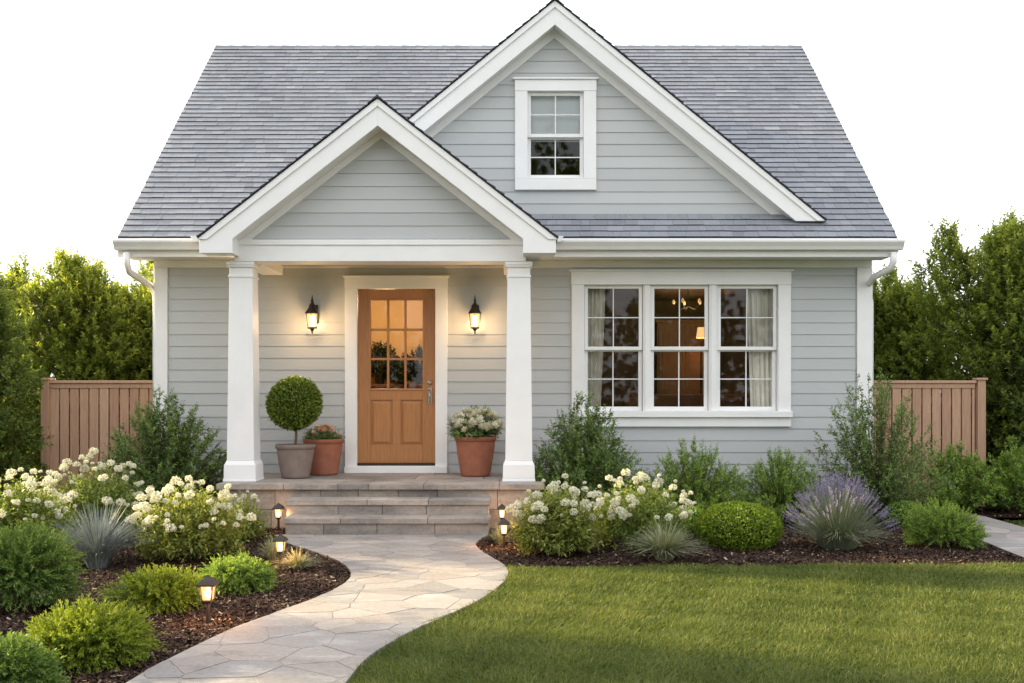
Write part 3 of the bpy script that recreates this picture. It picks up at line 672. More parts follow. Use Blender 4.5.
# gable walls
W2 = (0.19, 0.815, 3.78, 4.86)
ug = MB(); zt = gz(36, GWY)
siding(ug, lambda z: (GX-(zt-z)/GS, GX+(zt-z)/GS), EZ+(GWY-EY)*SL-0.02, zt, lambda u, z, o: (u, GWY-o, z), holes=((gx(524, GWY), gx(587, GWY), gz(182, GWY), gz(88, GWY)),))
zb = EZ+(GWY-EY)*SL-0.1
for sg in (-1, 1):     # backing either side of the window
    wx = (gx(524, GWY), gx(587, GWY)); x1 = wx[0] if sg < 0 else wx[1]; xe = GX+sg*(zt-zb)/GS; zx = zt-abs(x1-GX)*GS
    pl = [(xe, zb), (x1, zb), (x1, zx)]; ug.prism(pl if sg < 0 else pl[::-1], GWY+0.002, GWY+0.08)
ug.box(gx(524, GWY)+0.0005, gx(587, GWY)-0.0005, GWY+0.002, GWY+0.08, zb, gz(182, GWY))
ug.prism([(wx[0]+0.0005, gz(88, GWY)), (wx[1]-0.0005, gz(88, GWY)), (wx[1]-0.0005, zt-(wx[1]-GX)*GS), (GX, zt), (wx[0]+0.0005, zt-(GX-wx[0])*GS)], GWY+0.002, GWY+0.08)
hp(ug, 'gable_wall', M['siding'])
pg = MB(); zt = gz(134, PWY); zb = gz(239, PWY)
siding(pg, lambda z: (PX-(zt-z)/PS, PX+(zt-z)/PS), zb, zt, lambda u, z, o: (u, PWY-o, z))
pg.prism([(PX-(zt-zb)/PS, zb), (PX+(zt-zb)/PS, zb), (PX, zt)], PWY+0.003, PWY+0.05); hp(pg, 'gable_wall', M['siding'])
# porch beam, ceiling
BZ0, BZ1 = gz(261, 10.45), gz(239.3, 10.47)
BX0, BX1 = gx(234, 10.47), gx(526, 10.47)
mb = MB(); mb.box(BX0, BX1, 10.47, 10.75, BZ0, BZ1)
mb.box(BX0, BX0+0.24, 10.751, WY-0.02, BZ0, BZ1); mb.box(BX1-0.24, BX1, 10.751, WY-0.02, BZ0, BZ1)
mb.box(BX0-0.004, BX1+0.004, 10.455, 10.469, BZ0+0.17, BZ1-0.002); hp(mb, 'porch_beam', M['trim'], 0.004)
mb = MB(); k = 0; x = BX0+0.241
while x < BX1-0.25:
    mb.box(x, min(x+0.086, BX1-0.241), 10.752, WY-0.02, BZ0+0.10, BZ0+0.115, 0, rs.random()); x += 0.09
mb.box(BX0+0.241, BX1-0.241, 10.752, WY-0.02, BZ0+0.116, BZ0+0.13); hp(mb, 'porch_ceiling', M['ceil'])
# gutters ----------------------------------------------------------------
def gutter(x0, x1):
    gz0, gz1 = gz(249, 11.12), gz(240, 11.12); yb, yf = EY-0.022, 11.11
    prof = [(yb, gz1), (yb, gz0), (yf+0.045, gz0), (yf+0.03, gz0+0.035), (yf+0.004, gz0+0.075), (yf, gz1-0.018), (yf, gz1), (yf+0.012, gz1), (yf+0.012, gz1-0.03), (yf+0.05, gz0+0.01), (yb-0.004, gz0+0.01), (yb-0.004, gz1)]
    mb = MB(); n = len(prof); mb.add([(x0, y, z) for y, z in prof]+[(x1, y, z) for y, z in prof], [(i, (i+1) % n, n+(i+1) % n, n+i) for i in range(n)])
    for xx in (x0, x1): 
        cp = prof[:7]; mb.add([(xx+d, y, z) for d in (-0.002, 0.002) for y, z in cp], [tuple(range(7)), tuple(range(13, 6, -1))]+[(i, (i+1) % 7, 7+(i+1) % 7, 7+i) for i in range(7)])
    return hp(mb, 'gutter', M['gutter'])
gutter(gx(113, 11.12), gx(203, 11.12)); gutter(gx(553, 11.12), gx(904.5, 11.12))
for x0, x1 in ((gx(191, 11.1), gx(201, 11.1)), (gx(554, 11.1), gx(563.5, 11.1))):
    mb = MB(); zz = gz(239.5, 11.1); c = (x0+x1)/2; mb.prism([(c-0.02, zz-0.03), (c+0.02, zz-0.03), (x1, zz+0.035), (x0, zz+0.035)], 11.06, 11.10); hp(mb, 'gutter_splash_guard', M['gutter'])
for sg, xs, xw in ((-1, -4.33, XL-0.07), (1, 4.27, XR+0.07)):
    mb = MB(); pts = [(xs, 11.19, 2.99), (xs, 11.19, 2.86), (xs*0.985+xw*0.015, 11.25, 2.78), (xw, 11.7, 2.68), (xw, 11.86, 2.62), (xw, 11.90, 2.5), (xw, 11.90, 0.1)]
    if sg > 0: pts = [(4.29, 11.19, 2.99), (4.29, 11.19, 2.88), (4.26, 11.22, 2.81), (4.13+0.03, 11.45, 2.74), (4.22, 11.86, 2.66), (xw, 11.90, 2.5), (xw, 11.90, 0.1)]
    mb.tube(pts, 0.038, 10); hp(mb, 'downspout', M['gutter'], smooth=True)

# columns ------------------------------------------------------------------
def column(cx):
    mb = MB(); cy = 10.62; z0 = 0.476
    def sq(w0, w1, a, b): 
        mb.hexa([(cx-w0, cy-w0, a), (cx+w0, cy-w0, a), (cx+w0, cy+w0, a), (cx-w0, cy+w0, a), (cx-w1, cy-w1, b), (cx+w1, cy-w1, b), (cx+w1, cy+w1, b), (cx-w1, cy+w1, b)])
    zc = BZ0-0.001
    sq(0.176, 0.172, z0, z0+0.03); sq(0.169, 0.166, z0+0.0305, z0+0.17); sq(0.165, 0.146, z0+0.1705, z0+0.215)
    sq(0.142, 0.120, z0+0.2155, zc-0.0605)
    sq(0.130, 0.130, zc-0.165, zc-0.14); sq(0.135, 0.142, zc-0.06, zc-0.035); sq(0.144, 0.144, zc-0.0345, zc)
    return hp(mb, 'column', M['trim'], 0.004)
column(-2.862); column(0.072)
# porch floor and steps -----------------------------------------------------
def blocks(mb, x0, x1, y0, y1, z0, z1, n, seed, ov=0.0):
    r = random.Random(seed); xs = [x0]+sorted(x0+(x1-x0)*(i+r.uniform(-.25, .25))/n for i in range(1, n))+[x1]
    for a, b in zip(xs[:-1], xs[1:]): mb.box(a+0.002, b-0.002, y0, y1, z0, z1, 0, r.random())
px0, px1 = -3.03, 0.335
mb = MB(); blocks(mb, px0, px1, 10.18, 10.75, 0.415, 0.475, 6, 2); blocks(mb, px0+0.02, px1-0.02, 10.752, 11.3, 0.415, 0.4745, 5, 3); blocks(mb, px0+0.02, px1-0.02, 11.302, WY-0.03, 0.415, 0.475, 6, 4)
for a in (0, 1): blocks(mb, px0+0.06, px1-0.06, 10.235, WY-0.03, 0.002+a*0.205, 0.204+a*0.205, 7, 5+a)
hp(mb, 'porch_floor', M['stone'], 0.005)
for i, (y0, zt, x0, x1) in enumerate(((9.92, 0.34, -2.27, -0.215), (9.65, 0.190, -2.22, -0.215))):
    mb = MB(); blocks(mb, x0, x1, y0, 10.234 if i == 0 else 9.945, zt-0.055, zt, 3, 20+i); blocks(mb, x0+0.015, x1-0.015, y0+0.022, 10.234 if i == 0 else 9.94, 0.0 if i else 0.001, zt-0.056, 4, 30+i)
    hp(mb, 'step', M['stone'], 0.005)

# windows --------------------------------------------------------------------
def sash(parent, x0, x1, z0, z1, y, cols, rows, fr=0.034, bot=None, mun=0.012):
    mb = MB(); b = bot or fr; th = 0.035
    mb.box(x0, x0+fr, y, y+th, z0, z1); mb.box(x1-fr, x1, y, y+th, z0, z1); mb.box(x0+fr, x1-fr, y+0.0005, y+th, z0, z0+b); mb.box(x0+fr, x1-fr, y+0.0005, y+th, z1-fr, z1)
    gx0, gx1, gz0, gz1 = x0+fr, x1-fr, z0+b, z1-fr
    for i in range(1, cols): c = gx0+(gx1-gx0)*i/cols; mb.box(c-mun/2, c+mun/2, y+0.006, y+th-0.008, gz0, gz1)
    for i in range(1, rows): c = gz0+(gz1-gz0)*i/rows; mb.box(gx0, gx1, y+0.008, y+th-0.01, c-mun/2, c+mun/2)
    s = mb.build('sash', M['trim'], parent, 0.002)
    g = MB(); g.add([(gx0-0.005, y+0.024, gz0-0.005), (gx1+0.005, y+0.024, gz0-0.005), (gx1+0.005, y+0.0245, gz1+0.005), (gx0-0.005, y+0.0245, gz1+0.005)], [(0, 1, 2, 3)]); g.build('window_pane', M['glass'], parent)
# triple window
y = WY; mb = MB()
cx0, cx1 = gx(571.5, y), gx(790, y); zt, zb = gz(270, y), gz(426.5, y)
ix0, ix1 = gx(584, y), gx(777.5, y); izt, izb = gz(285, y), gz(411, y)
mb.box(cx0, ix0, y-0.045, y-0.001, zb+0.11, izt); mb.box(ix1, cx1, y-0.045, y-0.001, zb+0.11, izt)
mb.box(cx0-0.004, cx1+0.004, y-0.05, y-0.001, izt+0.0005, zt-0.02); mb.box(cx0-0.03, cx1+0.03, y-0.07, y-0.001, zt-0.0195, zt)
mb.box(cx0, cx1, y-0.047, y-0.001, zb, zb+0.1095)
for a, b in ((643, 650.5), (709, 717)):
    xa, xb = gx(a, y), gx(b, y); mb.box(xa, xb, y-0.02, y+0.12, izb, izt-0.0); mb.box(xa+0.02, xb-0.02, y-0.034, y-0.0205, izb, izt)
mb.box(ix0-0.02, ix0-0.001, y+0.0, y+0.139, izb, izt+0.02); mb.box(ix1+0.001, ix1+0.02, y+0.0, y+0.139, izb, izt+0.02); mb.box(ix0-0.02, ix1+0.02, y+0.0, y+0.139, izt+0.001, izt+0.02)
tw = hp(mb, 'window', M['trim'], 0.003); tag(tw, 'wide triple window with three double hung sashes')
mb = MB(); mb.box(cx0-0.01, cx1+0.01, y-0.085, y-0.046, zb+0.11, izb-0.0005+0.0); mb.box(cx0+0.01, cx1-0.01, y-0.0455, y+0.14, zb+0.112, izb); mb.build('sill', M['trim'], tw, 0.004)
zm = gz(349, y)
for a, b in ((584.5, 642.5), (651, 708.5), (717.5, 777)):
    xa, xb = gx(a, y), gx(b, y); sash(tw, xa, xb, zm-0.012, izt, y+0.012, 2, 2, 0.041); sash(tw, xa, xb, izb+0.001, zm+0.014, y+0.052, 2, 2, 0.041, 0.05)
# the small gable window
y = GWY; mb = MB(); cx0, cx1 = gx(515, y), gx(596, y); zt, zb = gz(79, y), gz(190.5, y); ix0, ix1 = gx(527.5, y), gx(583.5, y); izt, izb = gz(92, y), gz(178.5, y)
mb.box(cx0, ix0, y-0.045, y-0.001, zb+0.13, izt); mb.box(ix1, cx1, y-0.045, y-0.001, zb+0.13, izt); mb.box(cx0-0.003, cx1+0.003, y-0.05, y-0.001, izt+0.0005, zt-0.02)
mb.box(cx0-0.025, cx1+0.025, y-0.07, y-0.001, zt-0.0195, zt); mb.box(cx0, cx1, y-0.047, y-0.001, zb, zb+0.1295)
mb.box(ix0-0.03, ix0-0.001, y+0.0, y+0.09, izb, izt+0.02); mb.box(ix1+0.001, ix1+0.03, y+0.0, y+0.09, izb, izt+0.02); mb.box(ix0-0.03, ix1+0.03, y, y+0.09, izt+0.001, izt+0.02)
uw = hp(mb, 'window', M['trim'], 0.003); tag(uw, 'small double hung window high in the gable')
mb = MB(); mb.box(cx0+0.01, cx1-0.01, y-0.0455, y+0.09, zb+0.1305, izb); mb.build('sill', M['trim'], uw, 0.003)
zm = gz(136, y); sash(uw, ix0, ix1, zm-0.012, izt, y+0.008, 2, 2, 0.04); sash(uw, ix0, ix1, izb+0.001, zm+0.012, y+0.046, 2, 2, 0.04, 0.05)
# attic room behind it, dark
mb = MB(); a0, a1, b0, b1 = GX-0.9, GX+0.9, gz(205, y), gz(60, y)
mb.add([(a0, y+0.1, b0), (a1, y+0.1, b0), (a1, y+0.1, b1), (a0, y+0.1, b1), (a0, y+1.6, b0), (a1, y+1.6, b0), (a1, y+1.6, b1), (a0, y+1.6, b1)], [(4, 5, 6, 7), (0, 4, 7, 3), (1, 2, 6, 5), (0, 1, 5, 4), (3, 7, 6, 2)])
hp(mb, 'attic_room', M['inwall'])
mb = MB(); mb.box(ix0-0.02, ix1+0.02, y+0.1, y+0.104, zm-0.02, izt+0.02); mb.box(ix0-0.02, ix1+0.02, y+0.097, y+0.108, zm-0.045, zm-0.0205)  # added pale blind standing in for sky mirrored in the upper sash
bl = mb.build('sky_blind', M['blind']); tag(bl, 'added pale blue grey blind standing in for sky mirrored in the small gable window', 'blind')

# door -----------------------------------------------------------------------
y = WY; mb = MB(); o0, o1 = gx(345.5, y), gx(447.5, y); i0, i1 = gx(357.5, y), gx(435.5, y); zt = gz(276, y); zi = gz(289, y)
mb.box(o0, i0, y-0.045, y-0.001, 0.477, zi); mb.box(i1, o1, y-0.045, y-0.001, 0.477, zi); mb.box(o0-0.004, o1+0.004, y-0.05, y-0.001, zi+0.0005, zt-0.02); mb.box(o0-0.025, o1+0.025, y-0.07, y-0.001, zt-0.0195, zt)
mb.box(i0-0.02, i0-0.0005, y, y+0.139, 0.477, zi+0.02); mb.box(i1+0.0005, i1+0.02, y, y+0.139, 0.477, zi+0.02); mb.box(i0-0.02, i1+0.02, y, y+0.139, zi+0.0005, zi+0.02)
df = hp(mb, 'door_frame', M['trim'], 0.003)
mb = MB(); mb.box(o0, o1, y-0.10, y-0.0465, 0.476, 0.55); mb.box(i0+0.0, i1-0.0, y-0.046, y+0.13, 0.476, 0.556); mb.build('door_sill', M['trim'], df, 0.004)
mb = MB(); mb.box(i0+0.002, i1-0.002, y-0.02, y+0.12, 0.557, 0.582); mb.build('threshold', M['bronze'], df)
dz0, dz1 = 0.586, zi-0.004; yd = y+0.015; th = 0.045
g0, g1 = gx(370.5, y), gx(422.5, y); gz0_, gz1_ = gz(388.5, y), gz(300, y)
mb = MB(); d0, d1 = i0+0.004, i1-0.004
mb.box(d0, g0, yd, yd+th, dz0, dz1); mb.box(g1, d1, yd, yd+th, dz0, dz1)
mb.box(g0, g1, yd+0.0004, yd+th, gz1_, dz1); r1, r2 = gz(400, y), gz(445, y)
mb.box(g0, g1, yd+0.0004, yd+th, r1, gz0_); mb.box(g0, g1, yd+0.0004, yd+th, dz0, r2)
pm_ = (g0+g1)/2; mb.box(pm_-0.05, pm_+0.05, yd+0.0004, yd+th, r2, r1)
for a, b in ((g0, pm_-0.05), (pm_+0.05, g1)):      # raised panels with bevelled field
    mb.box(a, b, yd+0.018, yd+th-0.005, r2, r1)
    e = 0.04; mb.hexa([(a+0.012, yd+0.0175, r2+0.012), (b-0.012, yd+0.0175, r2+0.012), (b-0.012, yd+0.0175, r1-0.012), (a+0.012, yd+0.0175, r1-0.012),
             (a+e, yd+0.004, r2+e), (b-e, yd+0.004, r2+e), (b-e, yd+0.004, r1-e), (a+e, yd+0.004, r1-e)])
mw = 0.026
for k in (1, 2):
    c = g0+(g1-g0)*k/3; mb.box(c-mw/2, c+mw/2, yd+0.004, yd+th-0.004, gz0_, gz1_); c = gz0_+(gz1_-gz0_)*k/3; mb.box(g0, g1, yd+0.006, yd+th-0.006, c-mw/2, c+mw/2)
mb.box(g0-0.02, g1+0.02, yd-0.008, yd-0.0003, gz0_-0.022, gz0_-0.001)
for a in (g0-0.018, g1+0.001): mb.box(a, a+0.017, yd-0.008, yd-0.0003, gz0_, gz1_)
mb.box(g0-0.018, g1+0.018, yd-0.008, yd-0.0003, gz1_+0.0005, gz1_+0.018)
door = hp(mb, 'door', M['door'], 0.003)
mb = MB(); mb.add([(g0-0.003, yd+0.022, gz0_-0.003), (g1+0.003, yd+0.022, gz0_-0.003), (g1+0.003, yd+0.0222, gz1_+0.003), (g0-0.003, yd+0.0222, gz1_+0.003)], [(0, 1, 2, 3)]); mb.build('door_glass', M['glass'], door)
mb = MB(); hx = gx(430, y); mb.box(hx-0.024, hx+0.024, yd-0.01, yd-0.001, gz(404, y), gz(388, y)); mb.tube([(hx, yd-0.01, gz(391, y)), (hx, yd-0.055, gz(391.5, y)), (hx, yd-0.06, gz(396, y)), (hx, yd-0.055, gz(401, y)), (hx, yd-0.01, gz(402, y))], 0.010, 8)
mb.tube([(hx, yd-0.0105, gz(390, y)), (hx-0.03, yd-0.04, gz(390, y))], 0.007, 6); mb.build('handle', M['nickel'], door, 0.002)
mb = MB(); mb.lathe([(0.028, 0), (0.028, 0.012), (0.016, 0.02)], n=20); o = mb.build('deadbolt', M['nickel'], door); o.rotation_euler = (R(90), 0, 0); o.location = (hx, yd-0.001, gz(382.5, y))

# rooms behind the glass -----------------------------------------------------
def room(name, x0, x1, y0, y1, z0, z1, wm, parent=None):
    mb = MB(); mb.add([(x0, y0, z0), (x1, y0, z0), (x1, y1, z0), (x0, y1, z0), (x0, y0, z1), (x1, y0, z1), (x1, y1, z1), (x0, y1, z1)], [(2, 3, 7, 6), (0, 4, 7, 3), (1, 2, 6, 5), (4, 5, 6, 7)], 0)
    mb.add([(x0, y0, z0), (x1, y0, z0), (x1, y1, z0), (x0, y1, z0)], [(0, 1, 2, 3)], 1)
    hp(mb, name, [wm, M['infloor']])
room('living_room', 0.2, 4.1, WY+0.141, 15.9, 0.5, 2.9, M['inwall'])
room('hallway', -2.6, 0.0, WY+0.141, 14.6, 0.5, 2.9, M['hallwall'])
def point(name, loc, e, col, rad=0.03):
    d = bpy.data.lights.new(name, 'POINT'); d.energy = e; d.color = col; d.shadow_soft_size = rad
    o = bpy.data.objects.new(name, d); COL.objects.link(o); o.location = loc; return o
WARM = (1.0, 0.68, 0.36)
# curtains
def curtain(x0, x1, xb0, xb1, seed, lab):
    r = random.Random(seed); mb = MB(); n = 60; y0 = WY+0.155; ph = r.random()*6
    zs = [izb_+(izt_-izb_)*k/10 for k in range(11)]; vs = []
    for k, z in enumerate(zs):
        t = k/10; a = xb0*(1-t)+x0*t; b = xb1*(1-t)+x1*t
        for i in range(n+1):
            u = i/n; vs.append((a+(b-a)*u, y0+0.028*math.sin(u*38+ph+0.6*math.sin(t*2))+0.012*math.sin(u*71+t*3), z))
    mb.add(vs, [(k*(n+1)+i, k*(n+1)+i+1, (k+1)*(n+1)+i+1, (k+1)*(n+1)+i) for k in range(10) for i in range(n)])
    o = mb.build('curtain', M['curtain'], smooth=True); tag(o, lab, 'curtain', 'curtains inside the triple window'); return o
izb_, izt_ = 0.62, gz(280, WY)
yy = WY+0.155
curtain(gx(583, yy), gx(606, yy), gx(583, yy), gx(599, yy), 1, 'pale linen curtain at the left end of the triple window')
curtain(gx(747, yy), gx(778, yy), gx(752, yy), gx(778, yy), 2, 'pale linen curtain at the right end of the triple window')
mb = MB(); mb.tube([(gx(580, yy), yy, izt_+0.02), (gx(781, yy), yy, izt_+0.02)], 0.012, 8); tag(mb.build('curtain_rod', M['bronze']), 'dark curtain rod across the inside of the triple window', 'curtain rod')
# tall wooden cabinet, sofa, pendant, table lamp in the living room
t = tag(empty('wardrobe', (gx(682, 15.5), 15.5, 0.5)), 'tall warm brown wooden cabinet seen through the middle sash', 'cabinet')
mb = MB(); mb.box(-0.42, 0.42, -0.2, 0.25, 0.0, 2.0); mb.box(-0.45, 0.45, -0.23, 0.26, 2.001, 2.05); mb.build('carcass', M['warmwood'], t, 0.005)
for sx in (-0.205, 0.205): mb = MB(); mb.box(sx-0.19, sx+0.19, -0.222, -0.201, 0.06, 1.95); mb.box(sx-0.13, sx+0.13, -0.23, -0.2225, 0.2, 1.0); mb.box(sx-0.13, sx+0.13, -0.23, -0.2225, 1.12, 1.85); mb.build('door', M['warmwood'], t, 0.004)
t = tag(empty('sofa', (gx(690, 13.6), 13.6, 0.5)), 'brown sofa back seen low behind the middle sash', 'sofa')
mb = MB(); mb.box(-0.9, 0.9, 0.0, 0.22, 0.1, 0.90); mb.build('backrest', M['leather'], t, 0.05)
mb = MB(); mb.box(-0.85, 0.85, 0.221, 0.9, 0.12, 0.45); mb.build('seat', M['leather'], t, 0.04)
for sx in (-1.02, 0.92): mb = MB(); mb.box(sx, sx+0.12, 0.0, 0.9, 0.1, 0.64); mb.build('armrest', M['leather'], t, 0.03)
def pendant(x, y, z, n, rad, lab, e):
    t = tag(empty('chandelier', (x, y, 2.9)), lab, 'chandelier'); mb = MB(); mb.tube([(0, 0, 0), (0, 0, z-2.9)], 0.008, 6)
    for k in range(n):
        a = 2*math.pi*k/n+0.4; mb.tube([(0, 0, z-2.9), (rad*0.6*math.cos(a), rad*0.6*math.sin(a), z-2.9-0.05), (rad*math.cos(a), rad*math.sin(a), z-2.9+0.02)], 0.007, 6)
    mb.build('arm_frame', M['bronze'], t)
    for k in range(n):
        a = 2*math.pi*k/n+0.4; mb = MB(); mb.lathe([(0.010, 0), (0.022, 0.02), (0.018, 0.045), (0.004, 0.065)], n=12); b = mb.build('bulb', M['bulb'], t, smooth=True); b.location = (rad*math.cos(a), rad*math.sin(a), z-2.9+0.03)
    p = point('chandelier_light', (x, y, z+0.02), e, WARM, 0.2); p.parent = t; p.location = (0, 0, z-2.9-0.12); return t
pendant(gx(688, 14.0), 14.0, gz(306, 14.0), 5, 0.20, 'bronze chandelier with small bulbs inside the living room', 5)
t = tag(empty('table_lamp', (gx(701, 14.9), 14.9, 0.5)), 'lit lamp on a slim stand beside the brown cabinet', 'lamp'); mb = MB(); mb.lathe([(0.13, 0), (0.13, 0.02), (0.012, 0.03), (0.012, gz(338, 14.9)-0.5)], n=16); mb.build('stand', M['bronze'], t)
mb = MB(); z_ = gz(338, 14.9)-0.5; mb.lathe([(0.075, z_), (0.05, z_+0.16)], n=20, cap=False); mb.build('lamp_shade', M['shade'], t, smooth=True)
p = point('lamp_light', (0, 0, z_+0.08), 1.6, WARM, 0.05); p.parent = t
LM_room = leafmat('silhouette_plant_leaves', (0.008, 0.014, 0.006), (0.018, 0.028, 0.010), (0.035, 0.05, 0.018), 0.1)  # near-black leaves, mirrored tree silhouettes put into the colour
# hallway: added console, plants and lamp stand in for mirrored trees and sky
t = tag(empty('silhouette_cabinet', (gx(402, 14.2), 14.2, 0.5)), 'added dark cabinet standing in for dark trees mirrored in the door glass', 'cabinet')
mb = MB(); mb.box(-0.75, 0.75, -0.18, 0.2, 0.0, 1.0); mb.box(-0.8, 0.8, -0.2, 0.21, 1.001, 1.04); mb.build('carcass', M['darkwood'], t, 0.005)
for sx in (-0.37, 0.37): mb = MB(); mb.box(sx-0.35, sx+0.35, -0.2, -0.181, 0.05, 0.95); mb.build('door', M['darkwood'], t, 0.004)
for i, (px, hh, rr) in enumerate(((380, 0.62, 0.26), (401, 0.42, 0.24), (421, 0.52, 0.25))):
    lb = ('tall added plant standing in for a mirrored tree, left of three', 'short added plant standing in for a mirrored tree, middle of three', 'added plant standing in for a mirrored tree, right of three')[i]
    rt, *_ = spray_plant('silhouette_plant', (gx(px, 14.15), 14.15, 1.541), rr*1.2, rr, hh, LM_room, 50+i, n=260, sl=0.12, nl=12, leafL=0.05, leafW=0.026, z0=0.0, stems=10)
    tag(rt, lb, 'plant', 'added plants in the hallway standing in for mirrored trees'); mb = MB(); mb.lathe([(0.055, 0), (0.075, 0.12), (0.08, 0.12), (0.08, 0.14), (0.06, 0.14)], n=16); mb.build('pot', M['black'], rt)
t = tag(empty('added_hall_lamp', (gx(385, 13.3), 13.3, 2.9)), 'added warm lamp in the hallway, giving the door glass its amber', 'ceiling lamp'); mb = MB(); mb.lathe([(0.16, 0), (0.16, -0.03)], n=24); mb.build('base', M['bronze'], t)  # added lamp with no known source, lights the hall amber behind the door glass
mb = MB(); mb.lathe([(0.15, -0.031), (0.14, -0.07), (0.08, -0.10), (0.01, -0.11)], n=24); mb.build('diffuser', M['shade'], t, smooth=True); p = point('added_hall_light', (0, 0, -0.3), 26, WARM, 0.12); p.parent = t

# ---------------------------------------------------------------- wall lanterns
def wall_lantern(x, lab):
    t = tag(empty('wall_lantern', (x, WY-0.016, gz(322, WY))), lab, 'wall lantern', 'lanterns either side of the front door'); yo = -0.13; n = 6
    mb = MB(); mb.box(-0.045, 0.045, -0.02, 0.0, -0.02, 0.2); mb.build('back_plate', M['black'], t, 0.008)
    mb = MB(); mb.tube([(0, -0.02, 0.13), (0, -0.06, 0.21), (0, yo, 0.235), (0, yo, 0.20)], 0.009, 8); mb.build('arm', M['black'], t)
    mb = MB(); mb.lathe([(0.088, 0.085), (0.082, 0.098), (0.05, 0.145), (0.036, 0.165), (0.040, 0.175), (0.026, 0.2), (0.012, 0.215), (0.018, 0.235), (0.012, 0.25), (0.008, 0.275), (0.001, 0.31)], 0, yo, 0, n, rot=math.pi/6); mb.build('lantern_roof', M['black'], t)
    mb = MB()
    for k in range(n):
        a = math.pi/6+2*math.pi*k/n; mb.tube([(0.072*math.cos(a), yo+0.072*math.sin(a), 0.085), (0.054*math.cos(a), yo+0.054*math.sin(a), -0.075)], 0.0042, 4)
    mb.lathe([(0.056, -0.088), (0.060, -0.075), (0.052, -0.07)], 0, yo, 0, n, rot=math.pi/6); mb.lathe([(0.001, -0.155), (0.012, -0.135), (0.008, -0.12), (0.02, -0.105), (0.03, -0.0885)], 0, yo, 0, n); mb.build('cage', M['black'], t)
    mb = MB(); mb.lathe([(0.046, -0.07), (0.064, 0.08)], 0, yo, 0, n, rot=math.pi/6); gl = mb.build('lamp_glass', M['amberglass'], t)
    mb = MB(); mb.lathe([(0.022, -0.06), (0.030, -0.02), (0.030, 0.04), (0.02, 0.065)], 0, yo, 0, 16); mb.build('bulb', M['core'], gl, smooth=True)
    p = point('lantern_light', (0, yo-0.10, -0.02), 3.2, (1.0, 0.62, 0.28), 0.04); p.parent = t
    p = point('lantern_glow', (0, yo+0.062, -0.02), 0.7, (1.0, 0.62, 0.28), 0.02); p.parent = t
wall_lantern(gx(312.5, 11.57), 'lit black lantern on the wall left of the front door')
wall_lantern(gx(475, 11.57), 'lit black lantern on the wall right of the front door')

# ---------------------------------------------------------------- path lights
def path_light(loc, s, lab, e=0.95):
    t = tag(empty('path_light', (*loc, 0.0)), lab, 'path light', 'lit lantern stakes along the path'); 
    mb = MB(); mb.lathe([(0.035, 0.0), (0.035, 0.02), (0.02, 0.028)], n=16); mb.lathe([(0.0125, 0.02), (0.0125, 0.15)], n=10); mb.lathe([(0.028, 0.15), (0.034, 0.16), (0.030, 0.168)], n=4, rot=math.pi/4); mb.build('post', M['bronze'], t)
    mb = MB(); mb.lathe([(0.036, 0.169), (0.049, 0.255)], n=4, rot=math.pi/4); gl = mb.build('lamp_glass', M['amberglass'], t)
    mb = MB(); mb.lathe([(0.008, 0.172), (0.017, 0.185), (0.019, 0.215), (0.010, 0.24)], n=12); mb.build('bulb', M['core'], gl, smooth=True)
    for k in range(4):
        mb = MB(); a = math.pi/4+k*math.pi/2; mb.tube([(0.038*math.cos(a), 0.038*math.sin(a), 0.167), (0.051*math.cos(a), 0.051*math.sin(a), 0.257)], 0.0048, 4)
        mb.build('cage_bar', M['bronze'], t)
    mb = MB(); mb.lathe([(0.076, 0.254), (0.077, 0.262), (0.05, 0.285), (0.022, 0.300), (0.010, 0.312), (0.001, 0.318)], n=4, rot=math.pi/4); mb.build('lamp_roof', M['bronze'], t)
    t.scale = (s, s, s)
    for dx, dy in ((0.085, -0.03), (-0.085, -0.03), (0, 0.09)):
        p = point('path_glow', (dx, dy, 0.2), e, (1.0, 0.54, 0.24), 0.03); p.parent = t
path_light(gr(208, 628), 1.0, 'nearest lit path light in the mulch beside the low juniper mounds')
path_light(gr(280.5, 571), 0.93, 'lit path light left of the path beside the small grass tufts')
path_light((-2.335, 9.95), 0.97, 'lit path light at the left end of the steps', 0.2)
path_light(gr(504, 551), 0.93, 'lit path light in the mulch right of the path, front one of two')
path_light((-0.10, 10.0), 0.93, 'lit path light at the right end of the steps, rear one of two', 0.2)

